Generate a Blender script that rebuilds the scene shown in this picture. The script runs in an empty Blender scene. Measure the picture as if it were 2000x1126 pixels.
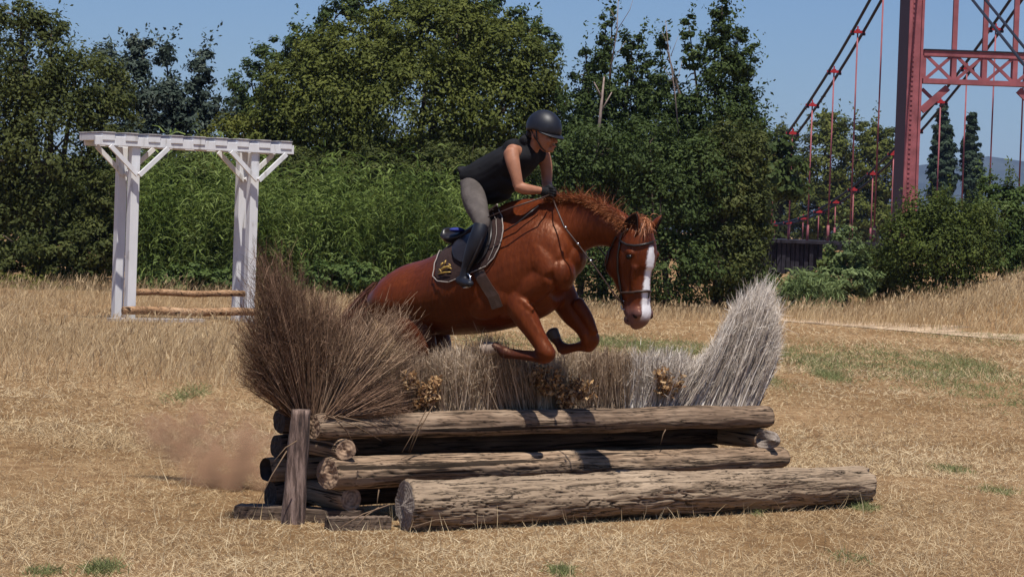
import bpy, bmesh, math, random
import numpy as np
from mathutils import Vector, Matrix, noise as mnoise

R = math.radians
rng = np.random.default_rng(7)
random.seed(7)
S = bpy.context.scene
C = S.collection

# ------------------------------------------------------------------ camera
F_PX = 4960.0                     # focal length in pixels of a 2000 px wide picture
CAM_H = 1.87
PITCH = math.atan(123 / F_PX)
ROLL = R(2.0)
CAM = Vector((0, 0, CAM_H))
fw = Vector((0, math.cos(PITCH), -math.sin(PITCH)))
up0 = Vector((0, math.sin(PITCH), math.cos(PITCH)))
rt0 = Vector((1, 0, 0))
rt = rt0 * math.cos(ROLL) + up0 * math.sin(ROLL)
up = up0 * math.cos(ROLL) - rt0 * math.sin(ROLL)
cd = bpy.data.cameras.new('camera')
cam = bpy.data.objects.new('camera', cd)
C.objects.link(cam)
cam.matrix_world = Matrix(((rt.x, up.x, -fw.x, CAM.x), (rt.y, up.y, -fw.y, CAM.y), (rt.z, up.z, -fw.z, CAM.z), (0, 0, 0, 1)))
cd.sensor_width = 36
cd.lens = F_PX / 2000 * 36
cd.clip_start = 0.1
cd.clip_end = 20000
S.camera = cam

# ------------------------------------------------------------------ sky, sun, exposure
to_sun = Vector((0.08, -0.36, 1.0)).normalized()
elev = math.asin(to_sun.z)
azim = math.atan2(to_sun.x, to_sun.y)
w = bpy.data.worlds.new('World')
S.world = w
w.use_nodes = True
nt = w.node_tree
bgn = nt.nodes['Background']
sky = nt.nodes.new('ShaderNodeTexSky')
sky.sky_type = 'NISHITA'
sky.sun_disc = False
sky.sun_elevation = elev
sky.sun_rotation = azim
sky.air_density = 1.0
sky.dust_density = 0.3
sky.ozone_density = 1.6
tint = nt.nodes.new('ShaderNodeMix'); tint.data_type = 'RGBA'; tint.blend_type = 'MULTIPLY'
tint.inputs[0].default_value = 1; tint.inputs[7].default_value = (0.79, 0.98, 1.36, 1)
nt.links.new(sky.outputs['Color'], tint.inputs[6])
nt.links.new(tint.outputs[2], bgn.inputs['Color'])
bgn.inputs['Strength'].default_value = 0.055
sl = bpy.data.lights.new('sun', 'SUN')
sl.energy = 4.8
sl.angle = R(0.5)
sl.color = (1.0, 0.95, 0.88)
so = bpy.data.objects.new('sun', sl)
C.objects.link(so)
so.rotation_euler = to_sun.to_track_quat('Z', 'Y').to_euler()
S.view_settings.view_transform = 'Standard'
S.view_settings.look = 'None'
S.view_settings.exposure = 0.25
S.view_settings.gamma = 1
S.cycles.max_bounces = 6
S.cycles.diffuse_bounces = 2
S.cycles.glossy_bounces = 2
S.cycles.transparent_max_bounces = 8
S.cycles.volume_bounces = 0
S.cycles.volume_step_rate = 4
S.cycles.volume_max_steps = 64

# ------------------------------------------------------------------ geometry helpers
def ray(px, py):
    return fw * F_PX + rt * (px - 1000) + up * (563 - py)

def at(px, py, Y):
    d = ray(px, py)
    return CAM + d * (Y / d.y)

def ground_at(px, py, z=0.0):
    d = ray(px, py)
    return CAM + d * ((z - CAM_H) / d.z)

def on_plane(px, py, p0, n, d=0.0):
    r = ray(px, py)
    t = ((p0 - CAM).dot(n) + d) / r.dot(n)
    return CAM + r * t

def tag(o, label=None, cat=None, group=None, kind=None):
    if label: o['label'] = label
    if cat: o['category'] = cat
    if group: o['group'] = group
    if kind: o['kind'] = kind
    return o

def thing(name, label, cat, loc=(0, 0, 0), group=None):
    o = bpy.data.objects.new(name, None)
    C.objects.link(o)
    o.location = loc
    o.empty_display_size = 0.2
    return tag(o, label, cat, group)

def link(name, me, mats, parent=None, keep=True):
    o = bpy.data.objects.new(name, me)
    C.objects.link(o)
    if mats is not None:
        for m in (mats if isinstance(mats, (list, tuple)) else [mats]):
            me.materials.append(m)
    if parent is not None:
        o.parent = parent
        if keep:
            o.matrix_parent_inverse = Matrix.Translation(Vector(parent.location)).inverted()
    return o

def mesh_np(name, verts, faces, smooth=False, rnd=None, mat_idx=None):
    """verts (N,3); faces (M,k) of one size k"""
    verts = np.asarray(verts, dtype=np.float32)
    faces = np.asarray(faces, dtype=np.int32)
    me = bpy.data.meshes.new(name)
    M, k = faces.shape
    me.vertices.add(len(verts)); me.vertices.foreach_set('co', verts.ravel())
    me.loops.add(M * k); me.loops.foreach_set('vertex_index', faces.ravel())
    me.polygons.add(M)
    me.polygons.foreach_set('loop_start', np.arange(0, M * k, k, dtype=np.int32))
    me.polygons.foreach_set('loop_total', np.full(M, k, dtype=np.int32))
    if smooth:
        me.polygons.foreach_set('use_smooth', np.ones(M, dtype=bool))
    if mat_idx is not None:
        me.polygons.foreach_set('material_index', np.asarray(mat_idx, dtype=np.int32))
    if rnd is not None:
        a = me.attributes.new('rnd', 'FLOAT', 'FACE')
        a.data.foreach_set('value', np.asarray(rnd, dtype=np.float32))
    me.update(calc_edges=True)
    return me

class MB:
    """collects polygons of any size"""
    def __init__(s): s.v = []; s.f = []; s.m = []
    def add(s, vs, fs, m=0):
        b = len(s.v)
        s.v += [tuple(v) for v in vs]
        s.f += [[i + b for i in f] for f in fs]
        s.m += [m] * len(fs)
        return s
    def box(s, a, b, m=0, M=None, bev=0.0):
        x0, y0, z0 = a; x1, y1, z1 = b
        vs = [Vector((x, y, z)) for x in (x0, x1) for y in (y0, y1) for z in (z0, z1)]
        if M is not None: vs = [M @ v for v in vs]
        return s.add(vs, [(0, 1, 3, 2), (4, 6, 7, 5), (0, 4, 5, 1), (2, 3, 7, 6), (0, 2, 6, 4), (1, 5, 7, 3)], m)
    def beam(s, p, q, wx, wy, upv=Vector((0, 0, 1)), m=0):
        p = Vector(p); q = Vector(q)
        x = (q - p); L = x.length; x.normalize()
        y = upv.cross(x)
        if y.length < 1e-4: y = Vector((0, 1, 0)).cross(x)
        y.normalize(); z = x.cross(y)
        M = Matrix(((x.x, y.x, z.x, p.x), (x.y, y.y, z.y, p.y), (x.z, y.z, z.z, p.z), (0, 0, 0, 1)))
        return s.box((0, -wx / 2, -wy / 2), (L, wx / 2, wy / 2), m, M)
    def tube(s, pts, rad, n=8, m=0, cap=True):
        pts = [Vector(p) for p in pts]
        if not isinstance(rad, (list, tuple)): rad = [rad] * len(pts)
        rings = []
        ref = None
        for i, p in enumerate(pts):
            t = (pts[min(i + 1, len(pts) - 1)] - pts[max(i - 1, 0)]).normalized()
            if ref is None:
                ref = Vector((0, 0, 1)) if abs(t.z) < 0.9 else Vector((1, 0, 0))
            a = (ref - t * ref.dot(t)).normalized(); b = t.cross(a); ref = a
            rings.append([p + (a * math.cos(2 * math.pi * k / n) + b * math.sin(2 * math.pi * k / n)) * rad[i] for k in range(n)])
        vs = [v for r_ in rings for v in r_]
        fs = []
        for i in range(len(pts) - 1):
            for k in range(n):
                fs.append((i * n + k, i * n + (k + 1) % n, (i + 1) * n + (k + 1) % n, (i + 1) * n + k))
        if cap:
            fs.append(tuple(range(n - 1, -1, -1))); fs.append(tuple((len(pts) - 1) * n + k for k in range(n)))
        return s.add(vs, fs, m)
    def mesh(s, name, smooth=False):
        me = bpy.data.meshes.new(name)
        me.from_pydata(s.v, [], s.f)
        me.polygons.foreach_set('material_index', s.m)
        if smooth: me.polygons.foreach_set('use_smooth', [True] * len(s.f))
        me.update()
        return me
    def build(s, name, mats, parent=None, smooth=False, bevel=0.0):
        o = link(name, s.mesh(name, smooth), mats, parent)
        if bevel:
            b = o.modifiers.new('bevel', 'BEVEL'); b.width = bevel; b.segments = 2; b.limit_method = 'ANGLE'
        return o

def ribbons(base, d, L, wd, bend, seg=2, rnd=None, side=None, tipw=0.15):
    """many blades: base (N,3), unit dir (N,3), length (N), width (N), bend (N,3) added as t^2"""
    N = len(base)
    if side is None:
        a = rng.normal(size=(N, 3))
        side = np.cross(d, a)
    side = side / (np.linalg.norm(side, axis=1, keepdims=True) + 1e-9)
    ts = np.linspace(0, 1, seg + 1)
    V = np.empty((N, seg + 1, 2, 3), dtype=np.float32)
    for i, t in enumerate(ts):
        p = base + d * (L * t)[:, None] + bend * (t * t)
        ww = (wd * (1 - (1 - tipw) * t ** 1.5) * 0.5)[:, None] * side
        V[:, i, 0] = p - ww; V[:, i, 1] = p + ww
    k = 2 * (seg + 1)
    b0 = (np.arange(N) * k)[:, None]
    fs = [b0 + np.array([2 * i, 2 * i + 1, 2 * i + 3, 2 * i + 2]) for i in range(seg)]
    faces = np.stack(fs, 1).reshape(-1, 4)
    r_ = rng.random(N) if rnd is None else rnd
    return V.reshape(-1, 3), faces, np.repeat(r_, seg)

def join_np(parts):
    vs, fs, rs, b = [], [], [], 0
    for v, f, r_ in parts:
        vs.append(v); fs.append(f + b); rs.append(r_); b += len(v)
    return np.concatenate(vs), np.concatenate(fs), np.concatenate(rs)

def leaf_quads(c, nrm, size, aspect=0.5):
    N = len(c)
    a = rng.normal(size=(N, 3))
    u = np.cross(nrm, a); u /= np.linalg.norm(u, axis=1, keepdims=True) + 1e-9
    v = np.cross(nrm, u); v /= np.linalg.norm(v, axis=1, keepdims=True) + 1e-9
    s = size[:, None]
    V = np.stack([c - u * s * 0.5, c + v * s * aspect * 0.5 - u * s * 0.08, c + u * s * 0.5, c - v * s * aspect * 0.5 - u * s * 0.08], 1)
    F = (np.arange(N) * 4)[:, None] + np.arange(4)
    return V.reshape(-1, 3), F, rng.random(N)

# ------------------------------------------------------------------ materials
def nodemat(name):
    m = bpy.data.materials.new(name); m.use_nodes = True
    n = m.node_tree.nodes; l = m.node_tree.links
    return m, n, l, n['Principled BSDF']

def ramp(n, stops):
    r_ = n.new('ShaderNodeValToRGB')
    e = r_.color_ramp.elements
    e[0].position, e[0].color = stops[0][0], (*stops[0][1], 1)
    e[1].position, e[1].color = stops[-1][0], (*stops[-1][1], 1)
    for p, c in stops[1:-1]:
        x = e.new(p); x.color = (*c, 1)
    return r_

def noise_node(n, l, scale, detail=4, coord='Object', stretch=None, rough=0.5, dist=0.0, vec=None):
    tc = n.new('ShaderNodeTexCoord')
    nz = n.new('ShaderNodeTexNoise')
    nz.inputs['Scale'].default_value = scale; nz.inputs['Detail'].default_value = detail
    nz.inputs['Roughness'].default_value = rough; nz.inputs['Distortion'].default_value = dist
    src = vec or tc.outputs[coord]
    if stretch:
        mp = n.new('ShaderNodeMapping'); mp.inputs['Scale'].default_value = stretch
        l.new(src, mp.inputs['Vector']); src = mp.outputs['Vector']
    l.new(src, nz.inputs['Vector'])
    return nz

def mathn(n, l, op, a, b):
    m = n.new('ShaderNodeMath'); m.operation = op
    for i, x in enumerate((a, b)):
        if hasattr(x, 'links'): l.new(x, m.inputs[i])
        else: m.inputs[i].default_value = x
    return m.outputs[0]

def mixc(n, l, fac, a, b):
    m = n.new('ShaderNodeMix'); m.data_type = 'RGBA'
    for sock, x in ((m.inputs[0], fac), (m.inputs[6], a), (m.inputs[7], b)):
        if hasattr(x, 'links'): l.new(x, sock)
        elif isinstance(x, tuple): sock.default_value = (*x, 1)
        else: sock.default_value = x
    return m.outputs[2]

def bump(n, l, b, h, strength=0.5, dist=0.01):
    bp = n.new('ShaderNodeBump'); bp.inputs['Strength'].default_value = strength; bp.inputs['Distance'].default_value = dist
    l.new(h, bp.inputs['Height']); l.new(bp.outputs['Normal'], b.inputs['Normal'])
    return bp

def plain(name, col, rough=0.7, spec=0.3, noise_amt=0.15, nscale=20, metallic=0, bumps=0.0, coat=0):
    m, n, l, b = nodemat(name)
    nz = noise_node(n, l, nscale)
    c0 = tuple(max(0, x * (1 - noise_amt)) for x in col); c1 = tuple(min(1, x * (1 + noise_amt)) for x in col)
    rp = ramp(n, [(0.3, c0), (0.7, c1)])
    l.new(nz.outputs['Fac'], rp.inputs['Fac']); l.new(rp.outputs['Color'], b.inputs['Base Color'])
    b.inputs['Roughness'].default_value = rough; b.inputs['Specular IOR Level'].default_value = spec
    b.inputs['Metallic'].default_value = metallic; b.inputs['Coat Weight'].default_value = coat
    if bumps: bump(n, l, b, nz.outputs['Fac'], bumps, 0.01)
    return m

def leafmat(name, cols, trans=0.3, big=0.35, rough=0.65, spec=0.16):
    """leaf colour from the per leaf value and a slow noise over the plant"""
    m, n, l, b = nodemat(name)
    at_ = n.new('ShaderNodeAttribute'); at_.attribute_name = 'rnd'
    nz = noise_node(n, l, 0.9, 3, 'Object')
    v = mathn(n, l, 'ADD', mathn(n, l, 'MULTIPLY', at_.outputs['Fac'], 1 - big), mathn(n, l, 'MULTIPLY', nz.outputs['Fac'], big))
    rp = ramp(n, [(i / (len(cols) - 1) * 0.8 + 0.1, c) for i, c in enumerate(cols)])
    l.new(v, rp.inputs['Fac'])
    l.new(rp.outputs['Color'], b.inputs['Base Color'])
    b.inputs['Roughness'].default_value = rough; b.inputs['Specular IOR Level'].default_value = spec
    if trans > 0:
        tr = n.new('ShaderNodeBsdfTranslucent'); mx = n.new('ShaderNodeMixShader')
        l.new(rp.outputs['Color'], tr.inputs['Color'])
        mx.inputs[0].default_value = trans
        l.new(b.outputs[0], mx.inputs[1]); l.new(tr.outputs[0], mx.inputs[2])
        l.new(mx.outputs[0], n['Material Output'].inputs['Surface'])
    return m

M_white = None
def paint_white():
    m, n, l, b = nodemat('weathered_white_paint')
    nz = noise_node(n, l, 9, 6, 'Object', (1, 1, 0.25))
    rp = ramp(n, [(0.28, (0.34, 0.32, 0.29)), (0.40, (0.64, 0.64, 0.64)), (0.8, (0.74, 0.74, 0.75))])
    l.new(nz.outputs['Fac'], rp.inputs['Fac']); l.new(rp.outputs['Color'], b.inputs['Base Color'])
    b.inputs['Roughness'].default_value = 0.7
    return m
M_white = paint_white()
M_greyboard = plain('grey_weathered_board', (0.33, 0.31, 0.31), 0.85, 0.2, 0.35, 12, bumps=0.4)

def wood(name, dark, mid, light, sx=1.3, sy=16, crack=0.40, bumpd=0.012, seed=0.0):
    m, n, l, b = nodemat(name)
    tc = n.new('ShaderNodeTexCoord')
    mp0 = n.new('ShaderNodeMapping'); mp0.inputs['Location'].default_value = (seed, seed * 2, 0)
    l.new(tc.outputs['Object'], mp0.inputs['Vector'])
    fine = noise_node(n, l, 1, 8, stretch=(sx * 2, sy * 3, sy * 3), rough=0.65, vec=mp0.outputs[0])
    mid_n = noise_node(n, l, 1, 5, stretch=(sx * .42, sy, sy), rough=0.55, dist=0.25, vec=mp0.outputs[0])
    big = noise_node(n, l, 2.0, 3, vec=mp0.outputs[0])
    rp = ramp(n, [(0.32, dark), (0.5, mid), (0.68, light)])
    s = mathn(n, l, 'ADD', mathn(n, l, 'MULTIPLY', fine.outputs['Fac'], 0.6), mathn(n, l, 'MULTIPLY', big.outputs['Fac'], 0.4))
    l.new(s, rp.inputs['Fac'])
    ck = n.new('ShaderNodeMapRange'); ck.inputs['From Min'].default_value = crack - 0.035; ck.inputs['From Max'].default_value = crack
    l.new(mid_n.outputs['Fac'], ck.inputs['Value'])
    # thin cracks: where noise passes 0.5
    ab = mathn(n, l, 'ABSOLUTE', mathn(n, l, 'SUBTRACT', mid_n.outputs['Fac'], 0.5), 0)
    th = n.new('ShaderNodeMapRange'); th.inputs['From Min'].default_value = 0.0; th.inputs['From Max'].default_value = 0.014
    l.new(ab, th.inputs['Value'])
    ckk = mathn(n, l, 'MULTIPLY', ck.outputs[0], th.outputs[0])
    col = mixc(n, l, ckk, tuple(x * 0.25 for x in dark), rp.outputs['Color'])
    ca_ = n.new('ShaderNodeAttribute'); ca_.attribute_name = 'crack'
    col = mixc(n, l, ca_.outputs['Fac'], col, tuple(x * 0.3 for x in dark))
    l.new(col, b.inputs['Base Color'])
    b.inputs['Roughness'].default_value = 0.85; b.inputs['Specular IOR Level'].default_value = 0.2
    h = mathn(n, l, 'ADD', mathn(n, l, 'MULTIPLY', fine.outputs['Fac'], 0.5), ckk)
    bump(n, l, b, h, 0.8, bumpd)
    return m
M_log = wood('weathered_log_wood', (0.1003, 0.0661, 0.0418), (0.2301, 0.1566, 0.1034), (0.3717, 0.2726, 0.1870))
M_log2 = wood('weathered_log_wood_pale', (0.1357, 0.0892, 0.0546), (0.2918, 0.1966, 0.1247), (0.4682, 0.3408, 0.2257), seed=3.0)
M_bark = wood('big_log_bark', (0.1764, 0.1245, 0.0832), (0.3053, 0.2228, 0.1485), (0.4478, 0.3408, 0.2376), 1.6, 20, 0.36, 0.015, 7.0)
M_darklog = wood('dark_log_wood', (0.0271, 0.0183, 0.0143), (0.0814, 0.0550, 0.0404), (0.1628, 0.1114, 0.0832), seed=5.0)  # darker brown than the other log woods
M_sleeper = wood('old_sleeper_wood', (0.0271, 0.0210, 0.0154), (0.0950, 0.0655, 0.0475), (0.2985, 0.2163, 0.1544), seed=9.0)
def endgrain(name, a, c):
    m, n, l, b = nodemat(name)
    tc = n.new('ShaderNodeTexCoord')
    wv = n.new('ShaderNodeTexWave'); wv.wave_type = 'RINGS'; wv.rings_direction = 'X'
    wv.inputs['Scale'].default_value = 14; wv.inputs['Distortion'].default_value = 3.5; wv.inputs['Detail'].default_value = 3
    l.new(tc.outputs['Object'], wv.inputs['Vector'])
    nz = noise_node(n, l, 30, 6)
    f = mathn(n, l, 'ADD', mathn(n, l, 'MULTIPLY', wv.outputs['Fac'], 0.16), mathn(n, l, 'MULTIPLY', nz.outputs['Fac'], 0.84))
    rp = ramp(n, [(0.25, a), (0.75, c)])
    l.new(f, rp.inputs['Fac']); l.new(rp.outputs['Color'], b.inputs['Base Color'])
    b.inputs['Roughness'].default_value = 0.9
    bump(n, l, b, f, 0.6, 0.01)
    return m
M_end = endgrain('sawn_log_end', (0.13, 0.075, 0.045), (0.46, 0.31, 0.20))
M_endgrey = endgrain('grey_log_end', (0.12, 0.09, 0.07), (0.36, 0.3, 0.25))
M_endshade = endgrain('log_end_painted_shade', (0.012, 0.009, 0.008), (0.05, 0.035, 0.028))  # near-black grain: shade on the rear log ends put into the colour
M_red = plain('red_bridge_paint', (0.30, 0.092, 0.10), 0.65, 0.25, 0.30, 1.6)
M_redbright = plain('bright_red_clamp_paint', (0.40, 0.025, 0.03), 0.5, 0.3, 0.15, 3)
M_cable = plain('dark_steel_cable', (0.018, 0.02, 0.03), 0.6, 0.3)
M_deck = plain('dark_bridge_timber', (0.025, 0.022, 0.03), 0.8, 0.2, 0.5, 3, bumps=0.3)
M_trunk = plain('grey_brown_bark', (0.085, 0.065, 0.05), 0.9, 0.1, 0.35, 8, bumps=0.5)
M_palebark = plain('pale_dead_bark', (0.26, 0.2, 0.17), 0.9, 0.1, 0.3, 8, bumps=0.4)

# ------------------------------------------------------------------ ground
def gz(X, Y):
    """height of the land"""
    X = np.asarray(X, dtype=float); Y = np.asarray(Y, dtype=float)
    s = np.clip((X - 7.5 - (Y - 50) * 0.05) / 5.5, 0, 1) * np.clip((Y - 50) / 5, 0, 1)
    z = 1.0 * s * s * (3 - 2 * s)
    z += 0.02 * np.sin(X * 0.9 + 1) * np.sin(Y * 0.35) * np.clip((Y - 14) / 10, 0, 1)
    return z

xs = np.concatenate([[-7000, -1500, -300, -80, -40], np.linspace(-26, 26, 105), [40, 80, 300, 1500, 7000]])
ys = np.concatenate([[-60, 0, 8], np.linspace(11, 70, 119), [80, 100, 140, 200, 400, 1200, 3500, 9000]])
gx, gy = np.meshgrid(xs, ys)
V = np.stack([gx.ravel(), gy.ravel(), gz(gx, gy).ravel()], 1)
nx = len(xs); ny = len(ys)
ii = (np.arange(ny - 1)[:, None] * nx + np.arange(nx - 1)).ravel()
me = mesh_np('ground', V, np.stack([ii, ii + 1, ii + nx + 1, ii + nx], 1), True)
m, n, l, b = nodemat('dry_field_soil')
big = noise_node(n, l, 0.35, 5, stretch=(1, 0.6, 1))
mid_ = noise_node(n, l, 5, 6)
fine = noise_node(n, l, 60, 6, rough=0.7)
s = mathn(n, l, 'ADD', mathn(n, l, 'MULTIPLY', mid_.outputs['Fac'], 0.45), mathn(n, l, 'MULTIPLY', fine.outputs['Fac'], 0.55))
rp = ramp(n, [(0.33, (0.15, 0.085, 0.045)), (0.5, (0.32, 0.21, 0.115)), (0.68, (0.50, 0.36, 0.21))])
l.new(s, rp.inputs['Fac'])
rb = ramp(n, [(0.35, (0.70, 0.62, 0.50)), (0.65, (1.06, 1.0, 0.92))])
l.new(big.outputs['Fac'], rb.inputs['Fac'])
mu = n.new('ShaderNodeMix'); mu.data_type = 'RGBA'; mu.blend_type = 'MULTIPLY'; mu.inputs[0].default_value = 1
l.new(rp.outputs['Color'], mu.inputs[6]); l.new(rb.outputs['Color'], mu.inputs[7])
l.new(mu.outputs[2], b.inputs['Base Color'])
b.inputs['Roughness'].default_value = 1; b.inputs['Specular IOR Level'].default_value = 0.05
bump(n, l, b, s, 0.9, 0.05)
tag(link('ground', me, m), kind='structure')

# dirt path along the bank on the right
pp = [(5.0, 57.2), (7.1, 55.3), (8.6, 52.6), (10.0, 50.2), (12.0, 47.6), (15.5, 44.0), (22, 38)]
PV, PF = [], []
for i, (x, y) in enumerate(pp):
    a = pp[max(i - 1, 0)]; c = pp[min(i + 1, len(pp) - 1)]
    d = Vector((c[0] - a[0], c[1] - a[1])).normalized(); nn = Vector((-d.y, d.x))
    for k in range(7):
        o = (k / 6 - 0.5) * (2.2 + 0.5 * math.sin(i * 2.1)) * (0.3 if i == 0 else 1)
        q = Vector((x, y)) + nn * o
        PV.append((q.x, q.y, float(gz(q.x, q.y)) + 0.012))
for i in range(len(pp) - 1):
    for k in range(6):
        j = i * 7 + k; PF.append((j, j + 1, j + 8, j + 7))
tag(link('path', mesh_np('path', PV, PF, True), plain('pale_path_dust', (0.40, 0.29, 0.19), 1, 0.05, 0.5, 1.6, bumps=0.4)), kind='structure')

# far hills
hv, hf = [], []
prof = [(-3000, 60), (-900, 70), (200, 60), (500, 110), (640, 150), (760, 175), (870, 160), (960, 130), (1100, 120), (1400, 140), (2500, 90), (4000, 40)]
for i, (x, z) in enumerate(prof):
    z *= .8; hv += [(x, 3300, -2), (x, 3700, z * 0.55), (x, 4100, z), (x, 5200, -2)]
for i in range(len(prof) - 1):
    for k in range(3):
        j = i * 4 + k; hf.append((j, j + 4, j + 5, j + 1))
hme = mesh_np('hills', hv, hf, True)
ho = link('hills', hme, plain('wooded_hill', (0.045, 0.055, 0.05), 1, 0.05, 0.3, 0.01))
tag(ho, kind='structure')

# ------------------------------------------------------------------ grass
straw = leafmat('dry_straw', [(0.26, 0.165, 0.085), (0.46, 0.33, 0.18), (0.60, 0.46, 0.27), (0.70, 0.58, 0.38)], 0.15, 0.3, 0.8, 0.15)
talls = leafmat('tall_dry_grass', [(0.30, 0.19, 0.10), (0.45, 0.32, 0.17), (0.57, 0.43, 0.25), (0.66, 0.53, 0.34)], 0.25, 0.45, 0.8, 0.15)
greeng = leafmat('green_grass', [(0.12, 0.15, 0.05), (0.21, 0.23, 0.09), (0.32, 0.32, 0.15)], 0.3, 0.3)
oliveg = leafmat('olive_weeds', [(0.16, 0.17, 0.05), (0.26, 0.25, 0.08), (0.36, 0.32, 0.12)], 0.3, 0.3)

def unit(a): return a / (np.linalg.norm(a, axis=1, keepdims=True) + 1e-9)

def scatter(n_, y0, y1, margin=1.06, power=1.0):
    """points in the field inside the picture's width, uniform per unit of depth^power"""
    u = rng.random(n_)
    Y = (y0 ** (1 - power) + u * (y1 ** (1 - power) - y0 ** (1 - power))) ** (1 / (1 - power)) if power != 1 else y0 * (y1 / y0) ** u
    X = (rng.random(n_) * 2 - 1) * 0.2016 * Y * margin
    return X, Y

def vnoise(X, Y, sc, seed=0.0):
    a = np.sin(X * sc * 1.7 + 3.1 * seed + 1.3 * np.sin(Y * sc * 0.9 + seed)) * np.cos(Y * sc * 1.3 + seed * 1.9 + 1.1 * np.sin(X * sc * 1.2))
    c = np.sin(X * sc * 3.9 + seed) * np.sin(Y * sc * 3.1 + 2 * seed)
    return 0.5 + 0.35 * a + 0.15 * c

parts = []
for (cnt, y0, y1, L0, W0, tilt) in ((230000, 12.8, 22, 0.055, 0.0042, 1.9), (120000, 20, 36, 0.075, 0.0065, 1.4), (60000, 34, 62, 0.12, 0.011, 1.1)):
    X, Y = scatter(cnt, y0, y1, power=2.0)
    keep = vnoise(X, Y, 1.6) * .6 + .5 * vnoise(X * 1.3, Y * .5, .9, 5) + 0.5 * rng.random(cnt) > 0.52
    X, Y = X[keep], Y[keep]; N = len(X)
    base = np.stack([X, Y, gz(X, Y) - 0.003], 1)
    d = unit(np.stack([rng.normal(size=N) * tilt, rng.normal(size=N) * tilt, 0.25 + np.abs(rng.normal(size=N)) * 0.8], 1))
    L = L0 * (0.5 + rng.random(N) * 0.9) * (0.6 + 0.7 * vnoise(X, Y, 0.8, 2))
    bend = np.stack([rng.normal(size=N) * .3, rng.normal(size=N) * .3, -0.25 * np.ones(N)], 1) * L[:, None]
    rn = np.clip(rng.random(N) * 0.62 + 0.34 * vnoise(X, Y, 1.1, 4) + 0.34 * vnoise(X, Y * .6, 0.45, 7) - .10, 0, 1)
    parts.append(ribbons(base, d, L, W0 * (0.6 + rng.random(N) * 0.8), bend, 1, rn))
v_, f_, r_ = join_np(parts)
tag(link('dry_grass', mesh_np('dry_grass', v_, f_, rnd=r_), straw), 'short dry straw coloured grass and stubble covering the riding field', 'grass', kind='stuff')

# single taller bents in the near field, along the big log
X, Y = scatter(2600, 13.0, 24, power=2.0)
N = len(X)
base = np.stack([X, Y, gz(X, Y)], 1)
d = unit(np.stack([rng.normal(size=N) * .5, rng.normal(size=N) * .5, np.ones(N)], 1))
L = 0.06 + 0.09 * rng.random(N)
v_, f_, r_ = ribbons(base, d, L, np.full(N, .004), rng.normal(size=(N, 3)) * 0.03, 2, 0.5 + 0.5 * rng.random(N))
tag(link('straw_bents', mesh_np('straw_bents', v_, f_, rnd=r_), straw), 'single pale straw stems standing up out of the mown field', 'straw', kind='stuff')

def patch_px(px, py, rx, ry, n_, L0, wd, spread=0.8):
    """tuft of blades on the ground round a point of the field"""
    c = ground_at(px, py); s = F_PX / c.y
    rx = rx / s; ry = ry / s / (CAM_H / c.y)
    a = rng.normal(size=(n_, 2)) * 0.8
    X = c.x + a[:, 0] * rx; Y = c.y + a[:, 1] * ry
    kp = (vnoise(X, Y, 1.7, 9) + .35 * vnoise(X * 3, Y * 2, 1.9, 3) + .3 * rng.random(n_)) > (.72 if n_ > 1000 else 0)
    X, Y = X[kp], Y[kp]; n_ = len(X)
    base = np.stack([X, Y, gz(X, Y)], 1)
    d = unit(np.stack([rng.normal(size=n_) * spread, rng.normal(size=n_) * spread, np.ones(n_)], 1))
    L = L0 * (0.5 + rng.random(n_))
    return ribbons(base, d, L, np.full(n_, wd), np.stack([rng.normal(size=n_) * .3, rng.normal(size=n_) * .3, -.2 * np.ones(n_)], 1) * L[:, None], 2)
gp = []
for (px, py, rx, ry, n_, L0, wd) in [
        (1290, 680, 90, 12, 5200, 0.10, .008), (1200, 672, 60, 10, 2600, 0.08, .008), (1540, 692, 40, 18, 1500, .13, .008), (1640, 706, 70, 22, 1900, 0.10, .008),
        (1740, 706, 100, 22, 2900, 0.10, .008), (1840, 724, 80, 26, 2500, 0.11, .008), (1890, 715, 30, 14, 900, .14, .007), (1620, 738, 18, 8, 700, 0.13, .006),
        (1930, 775, 70, 34, 2000, 0.08, .006), (1500, 745, 22, 10, 500, 0.07, .006), (1860, 915, 22, 5, 500, 0.05, .005), (1950, 958, 22, 5, 260, 0.05, .005),
        (1685, 992, 17, 4, 420, 0.06, .005), (200, 1112, 22, 8, 420, 0.07, .005), (1098, 1118, 18, 6, 340, 0.06, .005), (85, 1118, 26, 6, 200, 0.05, .005),
        (370, 772, 22, 10, 260, 0.13, .006), (1660, 1090, 26, 10, 120, .05, .005), (1920, 660, 90, 10, 1200, .1, .008), (1010, 668, 100, 10, 1600, .08, .008), (1480, 1004, 8, 3, 60, .05, .004)]:
    gp.append(patch_px(px, py, rx, ry, n_, L0, wd))
v_, f_, r_ = join_np(gp)
tag(link('green_grass', mesh_np('green_grass', v_, f_, rnd=r_), greeng), 'patches of short green grass among the dry stubble', 'grass', kind='stuff')

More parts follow.
